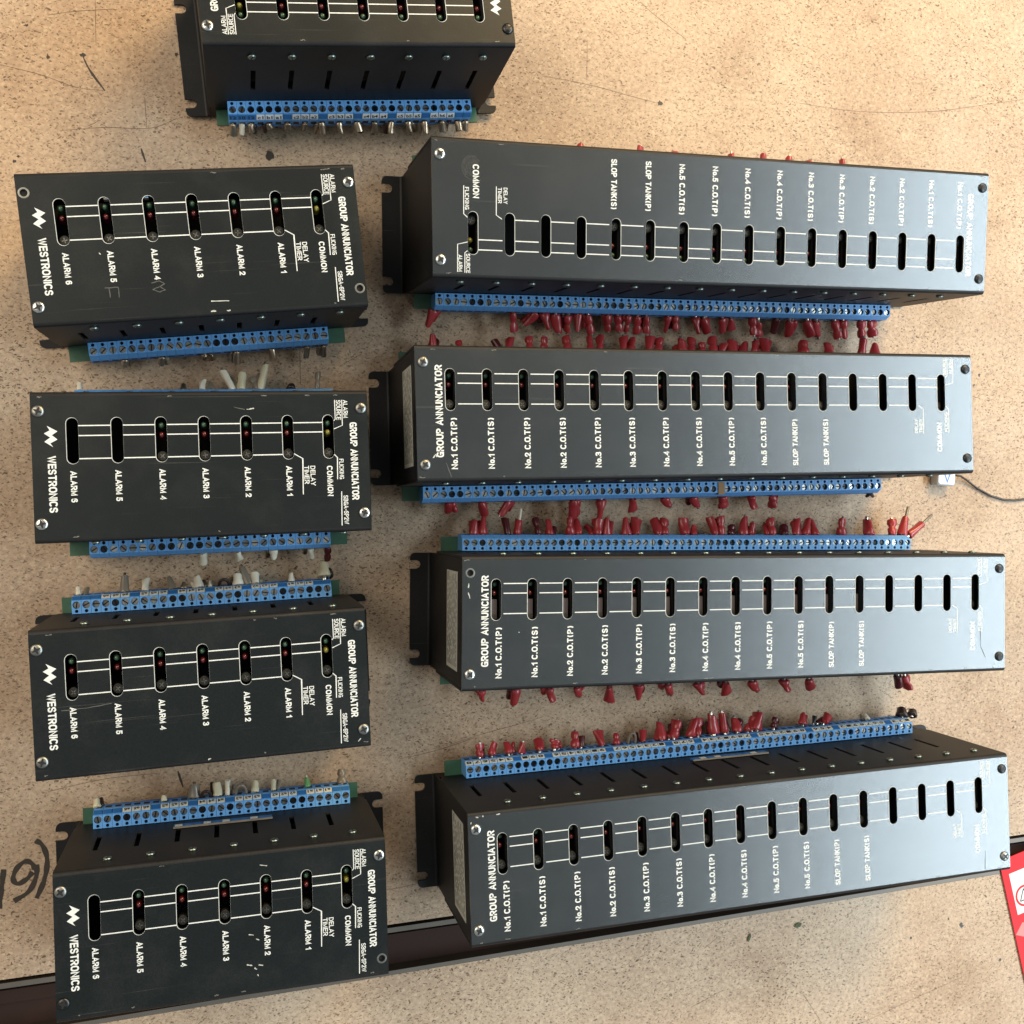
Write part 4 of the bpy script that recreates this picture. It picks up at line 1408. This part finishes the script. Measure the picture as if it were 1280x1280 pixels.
# ------------------------------------------------------------------ other things on the table
# white plug with its brown wire
plug = bpy.data.objects.new('wire_plug', None)
COL.objects.link(plug)
plug.location = (0.4825, 0.0170, 0)
plug.rotation_euler = (0, 0, -0.05)
tag(plug, 'white plastic plug with blue mark and thin brown wire on the tabletop', 'plug')
mb = MB()
mb.rings([[(x, y, z) for x, y in round_rect(-7.5 + i, -6 + i, 7.5 - i, 8 - i, 2)] for z, i in ((0, 0.4), (0.5, 0), (7.0, 0), (8.0, 0.8))], 'plug', smooth=False)
mb.box((-6.0, 3.5, 8.2), (3.0, 3.0, 1.2), 'pot')
mb.build('plug_body', plug)
mb = MB()
stroke(mb, [(-2.6, 3.5), (2.6, 3.0), (0.6, -3.4), (-2.6, 3.5)], 1.0, 'plug_blue', 8.05)
mb.build('blue_mark', plug)
mb = MB()
wp = [(490.0, 18.4, 6.0), (496.7, 17.9, 4.0), (503.3, 15.1, 2.2), (512.8, 9.5, 1.2), (525.0, 3.8, 1.2), (536.6, 1.0, 1.2), (545.6, 0.7, 1.2), (556, 1.9, 1.2), (575, 7, 1.2), (600, 10, 1.2)]
Pv = [Vector((a - 482.5, b - 17.0, c)) for a, b, c in wp]
Rw = Matrix.Rotation(0.05, 3, 'Z')
mb.tube([tuple(Rw @ p) for p in Pv], 0.75, 'brown', 8)
mb.build('wire', plug)

# red printed card lying over the groove's end
card = bpy.data.objects.new('printed_card', None)
COL.objects.link(card)
card.location = (0.5345, -0.2605, 0.0004)
ang = math.radians(14.7)
card.rotation_euler = (0, 0, ang)
tag(card, 'red and white printed card with a ring emblem lying over the groove', 'card')
mb = MB()
mb.rings([[(x, y, z) for x, y in round_rect(0, -150, 95, 0, 1.5)] for z in (0.3, 0.9)], 'card_red', smooth=False)
mb.build('card_sheet', card)
mb = MB()
for pts in ([(0.5, -57), (8, -50), (30, -60), (30, -75), (9, -62)], [(30, -80), (50, -62), (90, -70), (90, -84)]):
    mb = MB()
    mb.add([(x, y, 0.96) for x, y in pts], [list(range(len(pts)))], 'card_pink')
    mb.build('pink_swirl', card)
mb = MB()
mb.add([(x, y, 0.98) for x, y in ((5.6, -11.8), (80, -11.8), (80, -43.5), (5.6, -43.5))], [(0, 1, 2, 3)], 'card_white')
mb.build('white_panel', card)
mb = MB()
a, b = circle(14.7, -31.5, 8.0, 28), circle(14.7, -31.5, 6.4, 28)
mb.add([(x, y, 1.02) for x, y in a + b], [(i, (i + 1) % 28, (i + 1) % 28 + 28, i + 28) for i in range(28)], 'card_red')
stroke(mb, [(10.2, -34.5), (14.7, -26.5), (19.2, -34.5)], 0.8, 'tag_ink', 1.03)
stroke(mb, [(10.2, -34.6), (19.2, -34.6)], 0.8, 'tag_ink', 1.03)
mb.build('ring_emblem', card)

# scratches, stains and crumbs on the table
SCR = [[(253.8, 322.7), (265.0, 315.0), (286.2, 302.5)], [(187.7, 267.8), (207.7, 266.7), (227.9, 264.5), (245.8, 261.7), (266.7, 258.7)],
       [(370.1, 269.3), (403.9, 268.1), (435.3, 269.6), (477.3, 274.6), (517.1, 283.1), (551.1, 290.6)], [(217.8, 293.9), (217.6, 268.5)],
       [(-82.8, 249.9), (-78.8, 241.9), (-70.9, 231.3)], [(-125.3, 240.1), (-103.9, 236.6), (-86.7, 231.8), (-71.7, 231.3)],
       [(-100.7, 270.4), (-86.7, 274.2), (-66.0, 278.1)], [(-76.0, 281.9), (-75.6, 256.6)], [(-79.7, 210.6), (-73.3, 214.6)],
       [(-49.6, 229.7), (-48.5, 212.7)], [(-94.6, 206.6), (-70.9, 210.6), (-46.7, 212.5), (-32.0, 219.5)], [(-51.6, 200.5), (-49.2, 193.0)],
       [(128.3, -152.7), (152.2, -146.4), (170.5, -142.7), (189.1, -138.3)], [(-101.6, -165.6), (-88.5, -163.0), (-68.5, -160.0), (-41.3, -158.9)],
       [(-31.7, -158.5), (-28.9, -167.8)], [(98.3, -159.3), (121.7, -155.3), (145.5, -148.9)],
       [(61.5, 80.4), (73.6, 87.7)], [(37.7, 89.8), (38.1, 68.4)], [(91.9, -239.5), (108.2, -237.5)]]
SCR_NEAR = [[(302.6, -298.9), (313.5, -291.7)], [(293.3, -337.3), (317.5, -328.2)], [(377.3, -338.9), (391.3, -360.2)],
            [(421.6, -364.8), (462.7, -353.0), (505.2, -341.5)]]
WIDE = {4: 1.3, 11: 1.2, 14: 1.3}
for top, lst in ((tabletop, SCR), (tabletop_near, SCR_NEAR)):
    for i, s in enumerate(lst):
        mb = MB()
        p = arc_pts(s, 5) if len(s) > 2 else [(s[0][0] + (s[1][0] - s[0][0]) * k / 5, s[0][1] + (s[1][1] - s[0][1]) * k / 5 + 0.15 * math.sin(k * 2.1)) for k in range(6)]
        w = WIDE.get(i, 0.42) if top is tabletop else 0.42
        rr = random.Random(i)
        stroke(mb, p, [w * q * rr.uniform(0.6, 1.2) for q in taper(len(p), 1.0)], 'marker_pen' if w > 1 else 'scratch', 0.06)
        mb.build('scratch', top)
SPOTS = [(268.1, 258.9, 2.2), (20.2, 203.0, 3.2), (492.9, -298.6, 1.3), (536.9, -332.6, 1.5), (462.0, -308.8, 1.2), (503.9, -303.8, 2.2),
         (-32.3, 256.3, 1.5), (514.9, 90.3, 1.4), (534.6, 105.9, 0.8), (-111.7, 263.4, 1.0), (-100.8, 247.2, 1.3), (-118.2, 187.4, 1.4), (-116.3, 190.4, 1.0), (-82.5, 250.2, 2.0)]
for x, y, r in SPOTS:
    mb = MB()
    rr = random.Random(int(x * y))
    n = 11
    mb.add([(x + r * rr.uniform(0.35, 1.1) * math.cos(2 * math.pi * j / n), y + r * rr.uniform(0.35, 1.1) * math.sin(2 * math.pi * j / n), 0.08) for j in range(n)], [list(range(n))], 'marker_pen')
    mb.build('stain', tabletop if y > -270 else tabletop_near)
for (x, y, a), lab in zip(((372.5, -290.3, 0.3), (335.7, -294.9, 1.2)),
                          ('rounder dry green leaf crumb on the near board by the groove', 'slim dry green leaf crumb on the near board by the groove')):
    mb = MB()
    wd = 1.5 if a < 1 else 0.9
    pts = [(-3.0, 0), (-1.5, wd), (0.8, wd * 1.1), (2.8, 0.3), (1.2, -wd), (-1.2, -wd * 0.9)]
    n = len(pts)
    mb.rings([[(p[0], p[1], z + 0.25 * abs(p[0]) / 3) for p in pts] for z in (0.05, 0.7)], 'leaf', smooth=False)
    o = mb.build('leaf_crumb')
    o.location = (x * MM, y * MM, 0)
    o.rotation_euler = (0, 0, a)
    tag(o, lab, 'crumb')
